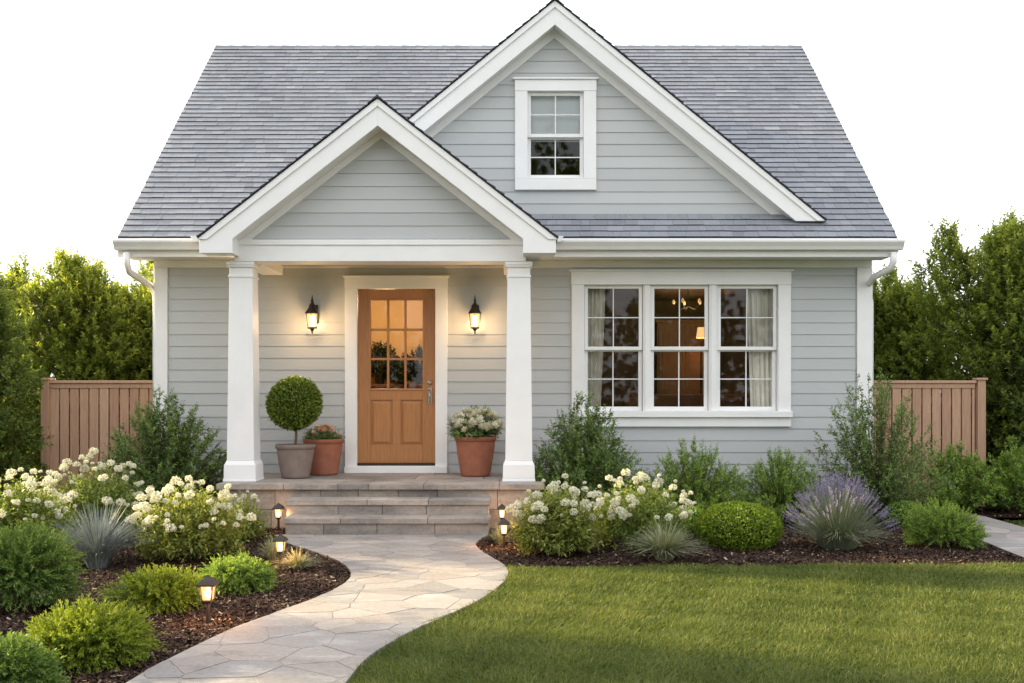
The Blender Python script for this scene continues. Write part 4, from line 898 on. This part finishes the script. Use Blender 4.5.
# ---------------------------------------------------------------- pots on the porch
def pot(parent, rt_, rb, h, m, ribs=True):
    mb = MB(); e = 0.045 if h > 0.3 else 0.03
    pr = [(rb*0.92, 0), (rb, 0.012), (rb+0.004, 0.03), (rb+(rt_-rb)*0.6, h*0.6), (rt_*0.93, h-e-0.012), (rt_*0.93, h-e-0.004), (rt_*0.99, h-e), (rt_, h-0.006), (rt_*0.985, h), (rt_*0.90, h-0.002), (rt_*0.87, h-0.03), (rt_*0.86, h-0.06)]
    mb.lathe(pr, n=40); mb.build('pot', m, parent, smooth=True)
    mb = MB(); mb.lathe([(0.01, h-0.045), (rt_*0.87, h-0.04)], n=24); mb.build('soil', M['soil'], parent)
def blooms(parent, rng, n, cx, rx, z0, z1, r, m, name='flower', ry=None):
    """individual small flowers on a dome"""
    out = []
    for i in range(n):
        d = nrm(rng.normal(size=3)); d[2] = abs(d[2])*0.8; d[1] = -abs(d[1]) if rng.random() < 0.6 else d[1]
        out.append((cx+d[0]*rx, d[1]*(ry or rx), z0+(z1-z0)*abs(d[2])+rng.uniform(-.01, .02)))
    V = []; k = 6
    c0 = np.zeros((0, 3)); proto = None
    pos = []; dd = []; up = []
    for layer in range(2):
        for j in range(k):
            a = 6.283*j/k+layer*0.5; pos.append((0, 0, 0.0)); dd.append((math.cos(a), math.sin(a), 0.35+0.7*layer)); up.append((0, 0, 1))
    q = np.array(pos); dn = nrm(np.array(dd)); Vv, Fq = leaves(q, dn, np.array(up, float), np.full(2*k, r), np.full(2*k, r*0.85), 0.15)
    for i, p in enumerate(out):
        if proto is None: o = np_mesh(name, Vv, Fq, rng.random(2*k), m, parent); proto = o
        else: o = proto.copy(); COL.objects.link(o)
        o.location = p; o.rotation_euler = (rng.uniform(0.2, 1.1), rng.uniform(-.6, .6), rng.random()*6); s = rng.uniform(0.7, 1.25); o.scale = (s, s, s)
# topiary
Dp = 10.92; t = tag(empty('topiary', (gx(295.5, Dp), Dp, 0.476)), 'clipped round boxwood ball on a bare trunk in a taupe pot', 'topiary'); pot(t, 0.218, 0.150, 0.37, M['taupe'])
mb = MB(); mb.tube([(0, 0, 0.3), (0.008, 0, 0.5), (-0.01, 0, 0.62), (-0.012, 0, 0.8)], [0.017, 0.014, 0.013, 0.02], 8); mb.build('trunk', M['bark'], t)
def ball(parent, c, rx, rz, n, lm, seed, leafL=0.028, ry=None, lowcut=-1.1, name='foliage', jit=0.075, rough=0.5):
    rng = np.random.default_rng(seed); d = nrm(rng.normal(size=(n, 3))); d = d[d[:, 2] > lowcut]; n = len(d); f = lump(rng, 10)
    fine = 1+0.05*np.sin(d[:, 0]*17+seed)*np.sin(d[:, 1]*15)*np.sin(d[:, 2]*16+1)
    rad = (1-np.abs(rng.normal(size=n))*jit-0.02)*fine*(1+(f(d)-1)*0.25)*(1+0.05*(rng.random(n) < 0.04))
    sc = np.array([rx, ry or rx, rz]); p = d*rad[:, None]*sc+np.array(c)
    ld = nrm(d*0.7+rng.normal(size=(n, 3))*rough+np.array([0, 0, 0.25])); up = nrm(d+rng.normal(size=(n, 3))*0.6)
    L_ = leafL*(0.6+0.7*rng.random(n)); V, Fq = leaves(p, ld, up, L_, L_*0.55)
    np_mesh(name, V, Fq, np.clip(0.7*rng.random(n)+0.3*rng.random(n)*(rad > 0.97), 0, 1), lm, parent)
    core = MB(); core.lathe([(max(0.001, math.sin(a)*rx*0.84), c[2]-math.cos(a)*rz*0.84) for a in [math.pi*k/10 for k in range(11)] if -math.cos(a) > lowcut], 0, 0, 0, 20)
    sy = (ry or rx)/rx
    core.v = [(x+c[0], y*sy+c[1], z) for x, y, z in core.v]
    core.build('shade_core', LM_core, parent)  # solid core, shade inside the foliage put into its dark colour
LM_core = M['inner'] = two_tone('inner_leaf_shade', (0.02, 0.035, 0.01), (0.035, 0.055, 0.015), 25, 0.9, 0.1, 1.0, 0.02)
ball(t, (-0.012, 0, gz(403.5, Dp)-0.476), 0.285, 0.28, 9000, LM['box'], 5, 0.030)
# terracotta pots
Dp = 11.40; t = tag(empty('flower_pot', (gx(323.5, Dp), Dp, 0.476)), 'terracotta pot with small pink flowers behind the taupe pot', 'flower pot', 'terracotta flower pots on the porch'); pot(t, 0.232, 0.165, 0.41, M['terra'])
spray_plant('x', None, 0.25, 0.22, 0.56, LM['shrub'], 61, n=150, sl=0.10, nl=10, leafL=0.036, leafW=0.014, up=0.45, z0=0.37, stems=30, parent=t, cz0=0.42, stem_r=0.003)
blooms(t, np.random.default_rng(6), 26, 0, 0.17, 0.45, 0.58, 0.034, LM['pink'])
Dp = 11.19; t = tag(empty('flower_pot', (gx(475.5, Dp), Dp, 0.476)), 'terracotta pot with white flowers right of the front door', 'flower pot', 'terracotta flower pots on the porch'); pot(t, 0.238, 0.165, 0.445, M['terra'])
spray_plant('x', None, 0.31, 0.27, 0.76, LM['shrub'], 62, n=300, sl=0.12, nl=11, leafL=0.038, leafW=0.018, up=0.35, z0=0.42, stems=40, parent=t, cz0=0.52, stem_r=0.003)
blooms(t, np.random.default_rng(8), 85, 0, 0.29, 0.52, 0.79, 0.048, LM['petal'])

# ---------------------------------------------------------------- fences
def fence(x0, x1, y, zt, post_x, lab, seed):
    t = tag(empty('fence', ((x0+x1)/2, y, 0)), lab, 'fence', 'cedar fences either side of the house'); ox = -(x0+x1)/2; r = random.Random(seed)
    mb = MB(); x = x0; 
    while x < x1-0.03:
        w_ = 0.108*r.uniform(0.97, 1.03); mb.box(x+ox, min(x+w_, x1)+ox, r.uniform(-0.003, 0.003), 0.02, 0.05, zt-0.05, 0, r.random()); x += w_+0.016
    mb.build('board_panel', M['cedar'], t, 0.003)
    mb = MB(); 
    for z in (0.3, zt-0.3): mb.box(x0+ox, x1+ox, 0.03, 0.07, z, z+0.09, 0, 0.3)
    mb.build('rail', M['cedar'], t, 0.003)
    mb = MB(); mb.box(x0+ox-0.005, x1+ox+0.005, -0.035, 0.075, zt-0.033, zt, 0, 0.8); mb.box(x0+ox, x1+ox, -0.012, -0.0045, zt-0.095, zt-0.034, 0, 0.5); mb.build('top_rail', M['cedar'], t, 0.004)
    mb = MB(); mb.box(post_x+ox-0.05, post_x+ox+0.05, -0.04, 0.06, 0, zt+0.005, 0, 0.4); mb.box(post_x+ox-0.068, post_x+ox+0.068, -0.058, 0.078, zt+0.0055, zt+0.033, 0, 0.7); mb.build('post', M['cedar'], t, 0.004)
fence(gx(50, 12.4)+0.002, XL-0.03, 12.4, gz(380.5, 12.4), gx(46, 12.4), 'cedar board fence left of the house', 1)
fence(XR+0.03, gx(975, 12.4)-0.002, 12.4, gz(380.5, 12.4), gx(980.5, 12.4), 'cedar board fence right of the house', 2)

# ================================================================= PLANTING
def P_(px, py): x, y = gr(px, py); return (x, y, 0.0)
# hedge trees beyond and beside the fences ------------------------------------
def hedge_tree(x, y, r, h, lm, seed, lab, n=2600, leaf=0.062, grp='tall hedge trees around the garden'):
    n = int(n*1.35); leaf *= 1.15
    t = tag(empty('hedge_tree', (x, y, 0)), lab, 'tree', grp)
    rng = np.random.default_rng(seed)
    mb = MB(); mb.tube([(0, 0, -0.05), (0.03, 0, h*0.3), (-0.02, 0.02, h*0.6), (0, 0, h*0.88)], [0.09, 0.07, 0.045, 0.01], 8)
    for k in range(14):
        a = rng.random()*6.28; z = h*(0.12+0.6*k/14); q = r*0.75
        mb.tube([(0, 0, z), (math.cos(a)*q*0.5, math.sin(a)*q*0.5, z+0.18), (math.cos(a)*q, math.sin(a)*q, z+0.5)], [0.03, 0.02, 0.006], 5)
    mb.build('trunk', M['bark'], t)
    K = max(6, int(11*r)); la = rng.random(K)*6.283+np.arange(K)*2.4; lr_ = r*0.66*np.sqrt((np.arange(K)+0.3)/K)
    lx, ly = np.cos(la)*lr_, np.sin(la)*lr_; lh = h*(1.05-0.20*(lr_/r)**1.5-0.16*rng.random(K)); lw = r*(0.50+0.18*rng.random(K))
    ki = rng.integers(K, size=n); z = rng.random(n)**0.95; a = rng.random(n)*6.283
    prof = (1-z**3.4)*(0.82+0.18*np.sin(z*17+ki*2.1))+0.05
    rad = (0.5+0.5*rng.random(n)**0.4)*prof
    p = np.stack([lx[ki]+np.cos(a)*lw[ki]*rad, ly[ki]+np.sin(a)*lw[ki]*rad, 0.05+z*(lh[ki]-0.15)], 1)
    out = nrm(np.stack([p[:, 0]*0.6+np.cos(a)*0.5*r, p[:, 1]*0.6+np.sin(a)*0.5*r, np.zeros(n)], 1))
    dr = nrm(out*(1.0-0.62*z[:, None])+np.array([0, 0, 1.0])*(0.30+0.75*z[:, None])+rng.normal(size=(n, 3))*0.22)
    ln = 0.24*(0.5+0.8*rng.random(n)); ln = np.where(rng.random(n) < 0.12, ln*1.7, ln)*(1+0.3*(z > 0.8))
    p -= dr*ln[:, None]*0.6; nl = 17
    q, ld, u, Ls, Ws, tt = sprays(rng, p, dr, ln, nl, leaf, leaf*0.48, 0.75, 0.1)
    V, Fq = leaves(q, ld, u, Ls, Ws)
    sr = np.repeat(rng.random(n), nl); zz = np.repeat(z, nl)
    rnd = np.clip(0.28*rng.random(len(q))+0.26*sr+0.50*tt*(0.25+0.75*zz)-0.02, 0, 1)  # sunlit tops put into the colour: lighter toward crown top and twig tips
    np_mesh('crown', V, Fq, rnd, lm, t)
    V, Fq = twigs_mesh(p, p+dr*ln[:, None]*0.9, np.full(n, 0.003)); np_mesh('twigs', V, Fq, np.full(len(Fq), .5), M['twig'], t)
    return t
H, HD = LM['hedge'], LM['hedgedark']
hedge_tree(-6.95, 12.2, 1.10, 3.35, HD, 1, 'dark dense hedge tree at the far left edge, in front of the fence line')
hedge_tree(-6.1, 13.9, 1.1, 3.4, H, 2, 'yellow green hedge tree behind the left end of the left fence')
hedge_tree(-5.1, 14.4, 0.9, 3.3, H, 3, 'hedge tree right behind the left fence, nearest the house')
hedge_tree(-7.6, 14.3, 1.0, 3.35, H, 4, 'pale hedge tree rising behind the dark one at the far left', n=1800)
hedge_tree(-8.3, 9.6, 0.8, 1.7, HD, 5, 'lowest dark hedge tree, unseen, kept low to let sun onto the lawn', n=1500)  # unseen, height cut down so the low sun passes over it
hedge_tree(5.75, 15.0, 0.9, 3.3, H, 6, 'shorter hedge tree behind the right fence, nearest the house')
hedge_tree(6.7, 13.6, 1.35, 3.95, H, 7, 'tall yellow green hedge tree behind the outer end of the right fence', n=4600)
hedge_tree(7.05, 12.5, 1.0, 2.9, HD, 8, 'dark hedge tree to the right of the right fence post')
hedge_tree(8.3, 13.6, 1.05, 3.9, H, 9, 'tall hedge tree at the far right edge behind the dark one', n=1800)
hedge_tree(8.7, 11.3, 1.0, 3.3, HD, 10, 'dark hedge tree nearer the camera beyond the right edge', n=1500)
hedge_tree(-4.5, 15.4, 0.9, 3.45, H, 12, 'hedge tree half hidden behind the left wall of the house', n=1200)
hedge_tree(5.0, 16.2, 0.9, 3.5, H, 13, 'hedge tree half hidden behind the right wall of the house', n=1200)
for i, (x, y, r, h) in enumerate(((-8.6, 7.75, 0.85, 5.0), (-8.8, 5.6, 1.1, 5.2), (-8.8, 3.6, 1.15, 5.1), (-8.9, 1.4, 1.1, 5.2), (-8.5, 11.2, 0.95, 5.1))):  # unseen trees added on the left to block the low sun around one gap
    hedge_tree(x, y, r, h, HD, 40+i, ('unseen hedge tree added to shade the lawn, next to the lowest one', 'second unseen hedge tree added to shade the lawn', 'third unseen hedge tree added to shade the lawn', 'unseen hedge tree added to shade the lawn, nearest the camera', 'unseen tall hedge tree added to shade the lawn, beyond the lowest one')[i], n=1500)
hedge_tree(-5.6, 15.6, 1.1, 3.65, H, 14, 'hedge tree filling the gap behind the two trees over the left fence', n=1500)
hedge_tree(-6.9, 15.2, 1.1, 3.65, H, 15, 'hedge tree in the back row near the far left', n=1300)
hedge_tree(6.2, 15.6, 1.1, 3.6, H, 16, 'hedge tree in the back row behind the right fence', n=1500)
# trees across the street, seen only mirrored in the panes
for i, (x, y, r, h) in enumerate(((-6.5, -17, 2.6, 6.8), (1.9, -19, 2.6, 12.6), (7.0, -18, 2.8, 6.6), (13, -20, 3, 7.5), (-13, -20, 3, 7.0))):
    hedge_tree(x, y, r, h, HD, 30+i, ('round dark street tree mirrored in the windows', 'tallest of the trees mirrored in the gable window', 'wide tree across the street behind the camera', 'tree at the right end of the row across the street', 'tree at the left end of the row across the street')[i], n=1300, leaf=0.2, grp='trees across the street')

def fan_shrub(lab, px, py, wpx, hpx, lm, seed, n=90, tw=9, tl=0.11, nl=10, leafL=0.040, leafW=0.020, yoff=0.0, lean=1.12, low=0.12):
    x, y = gr(px, py); y += yoff; s = F/y; r = wpx/s/2; h = hpx/s; rng = np.random.default_rng(seed)
    t = tag(empty('leafy_shrub', (x, y, 0)), lab, 'shrub', 'leafy shrubs along the house')
    n = int(n*1.3); a = rng.random(n)*6.283; q = rng.random(n)**0.6*lean; k = 0.75+0.35*rng.random(n)
    tip = np.stack([np.cos(a)*q*r, np.sin(a)*q*r*0.85, h*k*(1-0.60*q**1.8)], 1); b0 = np.stack([np.cos(a)*0.05, np.sin(a)*0.05, np.zeros(n)], 1)
    ctl = b0+np.stack([tip[:, 0]*0.35, tip[:, 1]*0.35, tip[:, 2]*0.62], 1)
    def B(t_): t_ = t_[..., None]; return (1-t_)**2*b0[:, None]+2*t_*(1-t_)*ctl[:, None]+t_**2*tip[:, None]
    T = low+(1-low)*(np.arange(tw)+rng.random((n, tw)))/tw; P = B(T); D_ = nrm(B(T+0.03)-P)
    sd_ = rng.normal(size=P.shape); sd_ -= (sd_*D_).sum(-1, keepdims=True)*D_; sd_ = nrm(sd_)
    dr = nrm(D_*0.75+sd_*0.75+np.array([0, 0, 0.25])).reshape(-1, 3); P = P.reshape(-1, 3); ln = tl*(0.6+0.7*rng.random(len(P)))*(1.25-0.55*T.ravel())
    end = B(np.full((n, 1), 0.93)).reshape(-1, 3); de = nrm(tip-end); P = np.concatenate([P, end]); dr = np.concatenate([dr, de]); ln = np.concatenate([ln, np.full(n, tl*1.3)]); TT = np.concatenate([T.ravel(), np.ones(n)])
    q_, ld, u, Ls, Ws, tt = sprays(rng, P, dr, ln, nl, leafL, leafW, 0.8, 0.0); V, Fq = leaves(q_, ld, u, Ls, Ws)
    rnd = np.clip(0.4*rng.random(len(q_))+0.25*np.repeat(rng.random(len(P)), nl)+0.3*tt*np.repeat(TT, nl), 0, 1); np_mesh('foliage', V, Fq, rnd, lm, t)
    seg = [B(np.full((n, 1), v)).reshape(-1, 3) for v in (0, .3, .6, .95)]; VV_, FF_ = [], []; off = 0
    for i in range(3):
        V, Fq = twigs_mesh(seg[i], seg[i+1], np.full(n, 0.006-0.0016*i)); VV_.append(V); FF_.append(Fq+off); off += len(V)
    V, Fq = twigs_mesh(P, P+dr*ln[:, None]*0.9, np.full(len(P), 0.0014)); VV_.append(V); FF_.append(Fq+off)
    FF_ = np.concatenate(FF_); np_mesh('stems', np.concatenate(VV_), FF_, np.full(len(FF_), .5), M['twig'], t); return t
def shrub(lab, cat, nm, px, py, wpx, hpx, lm, seed, grp=None, depth=None, yoff=0.0, **kw):
    """shrub standing at a ground spot, width and height given at its own distance"""
    x, y = gr(px, py); y += yoff; s = F/y
    kw.setdefault('n', 260)
    r = wpx/s/2; t, *_ = spray_plant(nm, (x, y, 0), r, depth or r*0.9, hpx/s, lm, seed, **kw)
    return tag(t, lab, cat, grp)
# --- left bed
fan_shrub('loose dark green shrub in front of the left corner of the house', 165, 521, 136, 122, LM['shrub'], 101, n=210, tw=11)
def conifer(lab, px, py, wpx, hpx, lm, seed, **kw):
    kw.setdefault('n', 520); kw.setdefault('sl', 0.15)
    return shrub(lab, 'shrub', 'juniper', px, py, wpx, hpx, lm, seed, 'low spreading junipers in the beds', nl=kw.pop('nl', 26), leafL=kw.pop('leafL', 0.029), leafW=kw.pop('leafW', 0.0095), up=kw.pop('up', 0.10), spread=0.6, belly=0.8, stems=20, droop=0.6, **kw)
conifer('large dark green juniper mound at the left edge of the photo', 20, 610, 124, 92, LM['dgreen'], 111, n=1100, sl=0.17)
conifer('bright yellow green juniper low at the front left', 84, 664, 138, 60, LM['yellow'], 112, n=950, sl=0.14)
conifer('dark juniper cut off by the bottom left corner', 8, 700, 88, 62, LM['dgreen'], 113, n=700, sl=0.13)
conifer('yellow green juniper behind the nearest path light', 162, 610, 98, 42, LM['yellow'], 114, n=700, sl=0.13)
conifer('fresh green juniper between two path lights left of the path', 237, 591, 84, 34, LM['green'], 115, n=700, sl=0.12)
def tuft(lab, px, py, wpx, hpx, lm, seed, n=260, nm='ornamental_grass', grp='ornamental grass tufts in the beds', w=0.006, stiff=0.4):
    x, y = gr(px, py); s = F/y; o = grass_tuft(nm, (x, y, 0.0), wpx/s/2, hpx/s, lm, seed, n, w, stiff); return tag(o, lab, 'grass tuft', grp)
tuft('blue grey grass clump at the left beside the dark juniper', 98, 570, 112, 62, LM['blue'], 121, 620, w=0.010, stiff=0.7)
tuft('small sage grass tuft between the two yellow junipers', 124, 612, 62, 30, LM['sage'], 122, 420)
tuft('small olive grass tuft left of the second path light', 272, 562, 46, 26, LM['sage'], 123, 380)
tuft('small grass tuft right of the second path light', 298, 571, 54, 22, LM['sage'], 124, 420)

def head_mesh(seed, r):
    rng = np.random.default_rng(seed); n = 150; d = nrm(rng.normal(size=(n, 3))); d = d[d[:, 2] > -0.75]; n = len(d)
    p = d*r*(0.72+0.22*rng.random((n, 1))); ld = nrm(d*0.35+rng.normal(size=(n, 3))*0.6); up = nrm(d+rng.normal(size=(n, 3))*0.25)
    V, Fq = leaves(p-ld*r*0.12, ld, up, np.full(n, r*0.42), np.full(n, r*0.38), 0.1); return V, Fq, rng.random(n)
HEADS = [head_mesh(k, 0.05) for k in range(3)]
HM = []
def hydrangea(lab, px, py, wpx, hpx, seed, heads, lm, hr=1.0, leafL=0.055, n=520, front=0.6):
    x, y = gr(px, py); s = F/y; r = wpx/s/2; h = hpx/s
    t, *_ = spray_plant('hydrangea', (x, y, 0), r*0.95, r*0.8, h*0.86, lm, seed, n=n, sl=0.20, nl=9, leafL=leafL, leafW=leafL*0.42, up=0.45, inner=0.25, spread=0.95, stems=30, stemmat='stem', wild=0.2, cz0=h*0.33)
    tag(t, lab, 'hydrangea', 'white hydrangeas in the beds'); rng = np.random.default_rng(seed+5); pts = []; tries = 0
    while len(pts) < heads and tries < 5000:
        tries += 1; d = nrm(rng.normal(size=3)); d[2] = abs(d[2])
        if d[2] < 0.12 or (d[1] > 0.2 and rng.random() < front): continue
        k = rng.uniform(0.80, 1.10); p = np.array([d[0]*r*k, d[1]*r*0.85*k, h*(0.40+0.60*d[2]*k)])
        if any(np.linalg.norm(p-q) < 0.042*hr for q in pts): continue
        pts.append(p)
    P = np.array(pts); Bs = P*np.array([0.75, 0.75, 1.0]); Bs[:, 2] -= 0.22
    V, Fq = twigs_mesh(Bs, P, np.full(len(P), 0.0032)); np_mesh('flower_stalks', V, Fq, np.full(len(Fq), .5), M['stem'], t)
    if not HM:
        for k in range(3):
            o = np_mesh('flower_head', *HEADS[k], LM['petal']); HM.append(o.data); bpy.data.objects.remove(o)
    for p in pts:
        o = bpy.data.objects.new('flower_head', HM[rng.integers(3)]); COL.objects.link(o); o.parent = t; o.location = p
        sc_ = hr*rng.choice([0.36, 0.48, 0.62, 0.75, 0.9]); o.scale = (sc_, sc_, sc_*rng.uniform(0.7, 0.95)); o.rotation_euler = (rng.uniform(-.4, .4), rng.uniform(-.4, .4), rng.random()*6)
    return t
hydrangea('white hydrangea at the far left behind the dark juniper', 22, 558, 100, 88, 131, 52, LM['hyd'])
hydrangea('white hydrangea before the left fence, right of the leftmost one', 95, 545, 110, 90, 132, 72, LM['hyd'])
hydrangea('white hydrangea with leaves coloured as lit, left of the steps', 192, 561, 112, 82, 133, 64, LM['hydlit'], leafL=0.062)
hydrangea('small white hydrangea close to the left end of the steps', 240, 542, 58, 50, 134, 14, LM['hydlit'], hr=0.8, n=160)
hydrangea('white hydrangea with leaves coloured yellowish as lit, right of the steps', 556, 556, 92, 80, 135, 50, LM['hydlit'], leafL=0.062)
hydrangea('white hydrangea between the pale one and the low green mound', 640, 549, 108, 76, 136, 64, LM['hyd'])
# --- right bed
fan_shrub('tall loose green shrub beside the right porch column', 584, 522, 112, 118, LM['shrub'], 141, n=210, tw=11, yoff=-0.1)
fan_shrub('upright green shrub under the triple window', 693, 523, 116, 78, LM['green'], 142, n=210, tw=9, tl=0.08, leafL=0.034, leafW=0.013, yoff=-0.1)
fan_shrub('upright light green shrub below the right end of the triple window', 780, 524, 100, 70, LM['green'], 143, n=180, tw=8, tl=0.08, leafL=0.032, leafW=0.012, yoff=-0.1)
fan_shrub('tall airy shrub in front of the right corner of the house', 871, 521, 134, 142, LM['shrub'], 144, n=115, tw=14, tl=0.12, leafL=0.036, leafW=0.018, yoff=-0.15, low=0.06)
fan_shrub('dark leafy bush in front of the right fence, nearer the house', 955, 513, 84, 62, LM['green'], 145, n=90, tw=7, leafL=0.05, leafW=0.02)
fan_shrub('dark leafy bush in front of the hedge at the right edge', 1014, 514, 92, 64, LM['green'], 146, n=90, tw=7, leafL=0.05, leafW=0.02)
fan_shrub('dark leafy bush past the right edge beside the side path', 1100, 514, 92, 64, LM['green'], 147, n=70, tw=7, leafL=0.05, leafW=0.02)
def mound(lab, px, py, wpx, hpx, lm, seed, n, leafL=0.024):
    x, y = gr(px, py); s = F/y; r = wpx/s/2; h = hpx/s; y += 0.0
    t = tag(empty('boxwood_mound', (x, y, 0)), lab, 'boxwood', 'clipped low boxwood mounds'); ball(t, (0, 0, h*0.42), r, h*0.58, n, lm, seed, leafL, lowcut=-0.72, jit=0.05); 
    return t
mound('bright green clipped mound in front of the triple window', 738, 547, 86, 44, LM['boxy'], 151, 12000)
mound('darker small round mound left of the bright clipped one', 690, 537, 42, 30, LM['green'], 152, 4500)
mound('small green mound between lavender and the feathery juniper', 905, 528, 44, 26, LM['green'], 153, 4500)
mound('tiny green mound at the foot of the porch, right of the steps', 527, 527, 34, 34, LM['green'], 154, 3000)
conifer('feathery green juniper beside the side path', 943, 548, 76, 46, LM['green'], 116, n=620, sl=0.15, up=0.4)
tuft('grey green grass clump in front of the hydrangeas right of the steps', 664, 562, 92, 42, LM['sage'], 125, 560, w=0.010, stiff=0.35)
tuft('small tan grass tuft behind the front right path light', 500, 546, 40, 24, LM['sage'], 126, 320)
tuft('narrow blue grass tuft behind the lavender', 898, 515, 40, 22, LM['blue'], 127, 260)
# lavender
def lavender(lab, px, py, wpx, hpx, seed):
    x, y = gr(px, py); s = F/y; r = wpx/s/2; h = hpx/s; rng = np.random.default_rng(seed)
    t = tag(empty('lavender', (x, y, 0)), lab, 'lavender'); o = grass_tuft('stems', (0, 0, 0), r*0.95, h*0.72, LM['lav'], seed, 1300, 0.007, 0.35); o.parent = t
    n = 330; a = rng.random(n)*6.283; lean = rng.random(n)**0.65
    tip = np.stack([np.cos(a)*lean*r, np.sin(a)*lean*r, h*(1.02-0.72*lean**2.6*(0.25+0.75*np.abs(np.cos(a))))*(0.80+0.24*rng.random(n))], 1)
    b0 = np.stack([np.cos(a)*lean*r*0.22, np.sin(a)*lean*r*0.22, np.zeros(n)], 1); mid = b0*0.5+tip*0.5; mid[:, 2] = tip[:, 2]*(0.56+0.1*lean)
    V1, F1 = twigs_mesh(b0, mid, np.full(n, 0.0032)); V2, F2 = twigs_mesh(mid, tip, np.full(n, 0.0028))
    np_mesh('flower_stalks', np.concatenate([V1, V2]), np.concatenate([F1, F2+len(V1)]), np.full(len(F1)+len(F2), .5), LM['lav'], t)
    # florets
    def spike(rng):
        k = 34; tt = rng.random(k); aa = rng.random(k)*6.28; side = np.stack([np.cos(aa), np.sin(aa), np.zeros(k)], 1)
        p = side*0.003+np.array([0, 0, 1.0])*(tt*0.105-0.02)[:, None]; ld = nrm(side*0.8+np.array([0, 0, 0.9])); V, Fq = leaves(p, ld, nrm(side+1e-3+np.array([0, 0, .2])), np.full(k, 0.010)*(1.15-0.6*tt), np.full(k, 0.006), 0.1); return V, Fq, rng.random(k)
    pr = [spike(rng) for _ in range(3)]; dr = nrm(tip-mid); order = np.argsort(tip[:, 1]-tip[:, 2]*0.8)
    ms = []
    for q in pr: ob = np_mesh('flower_spike', *q, LM['purple']); ms.append(ob.data); bpy.data.objects.remove(ob)
    rv, rfq, rr = [], [], []
    for c, i in enumerate(order):
        qn = Vector(dr[i]).to_track_quat('Z', 'Y')
        if c < 100:
            ob = bpy.data.objects.new('flower_spike', ms[c % 3]); COL.objects.link(ob); ob.parent = t; ob.location = tip[i]-dr[i]*0.05; ob.rotation_euler = qn.to_euler()
        else:
            V, Fq, q_ = pr[c % 3]; m3 = np.array(qn.to_matrix()); rfq.append(Fq+sum(len(v) for v in rv)); rv.append(V@m3.T+tip[i]-dr[i]*0.05); rr.append(q_)
    ob = np_mesh('flower_spikes', np.concatenate(rv), np.concatenate(rfq), np.concatenate(rr), LM['purple'], t); ob['kind'] = 'stuff'
    return t
lavender('lavender clump with purple flower spikes right of the bright mound', 838, 550, 112, 72, 161)
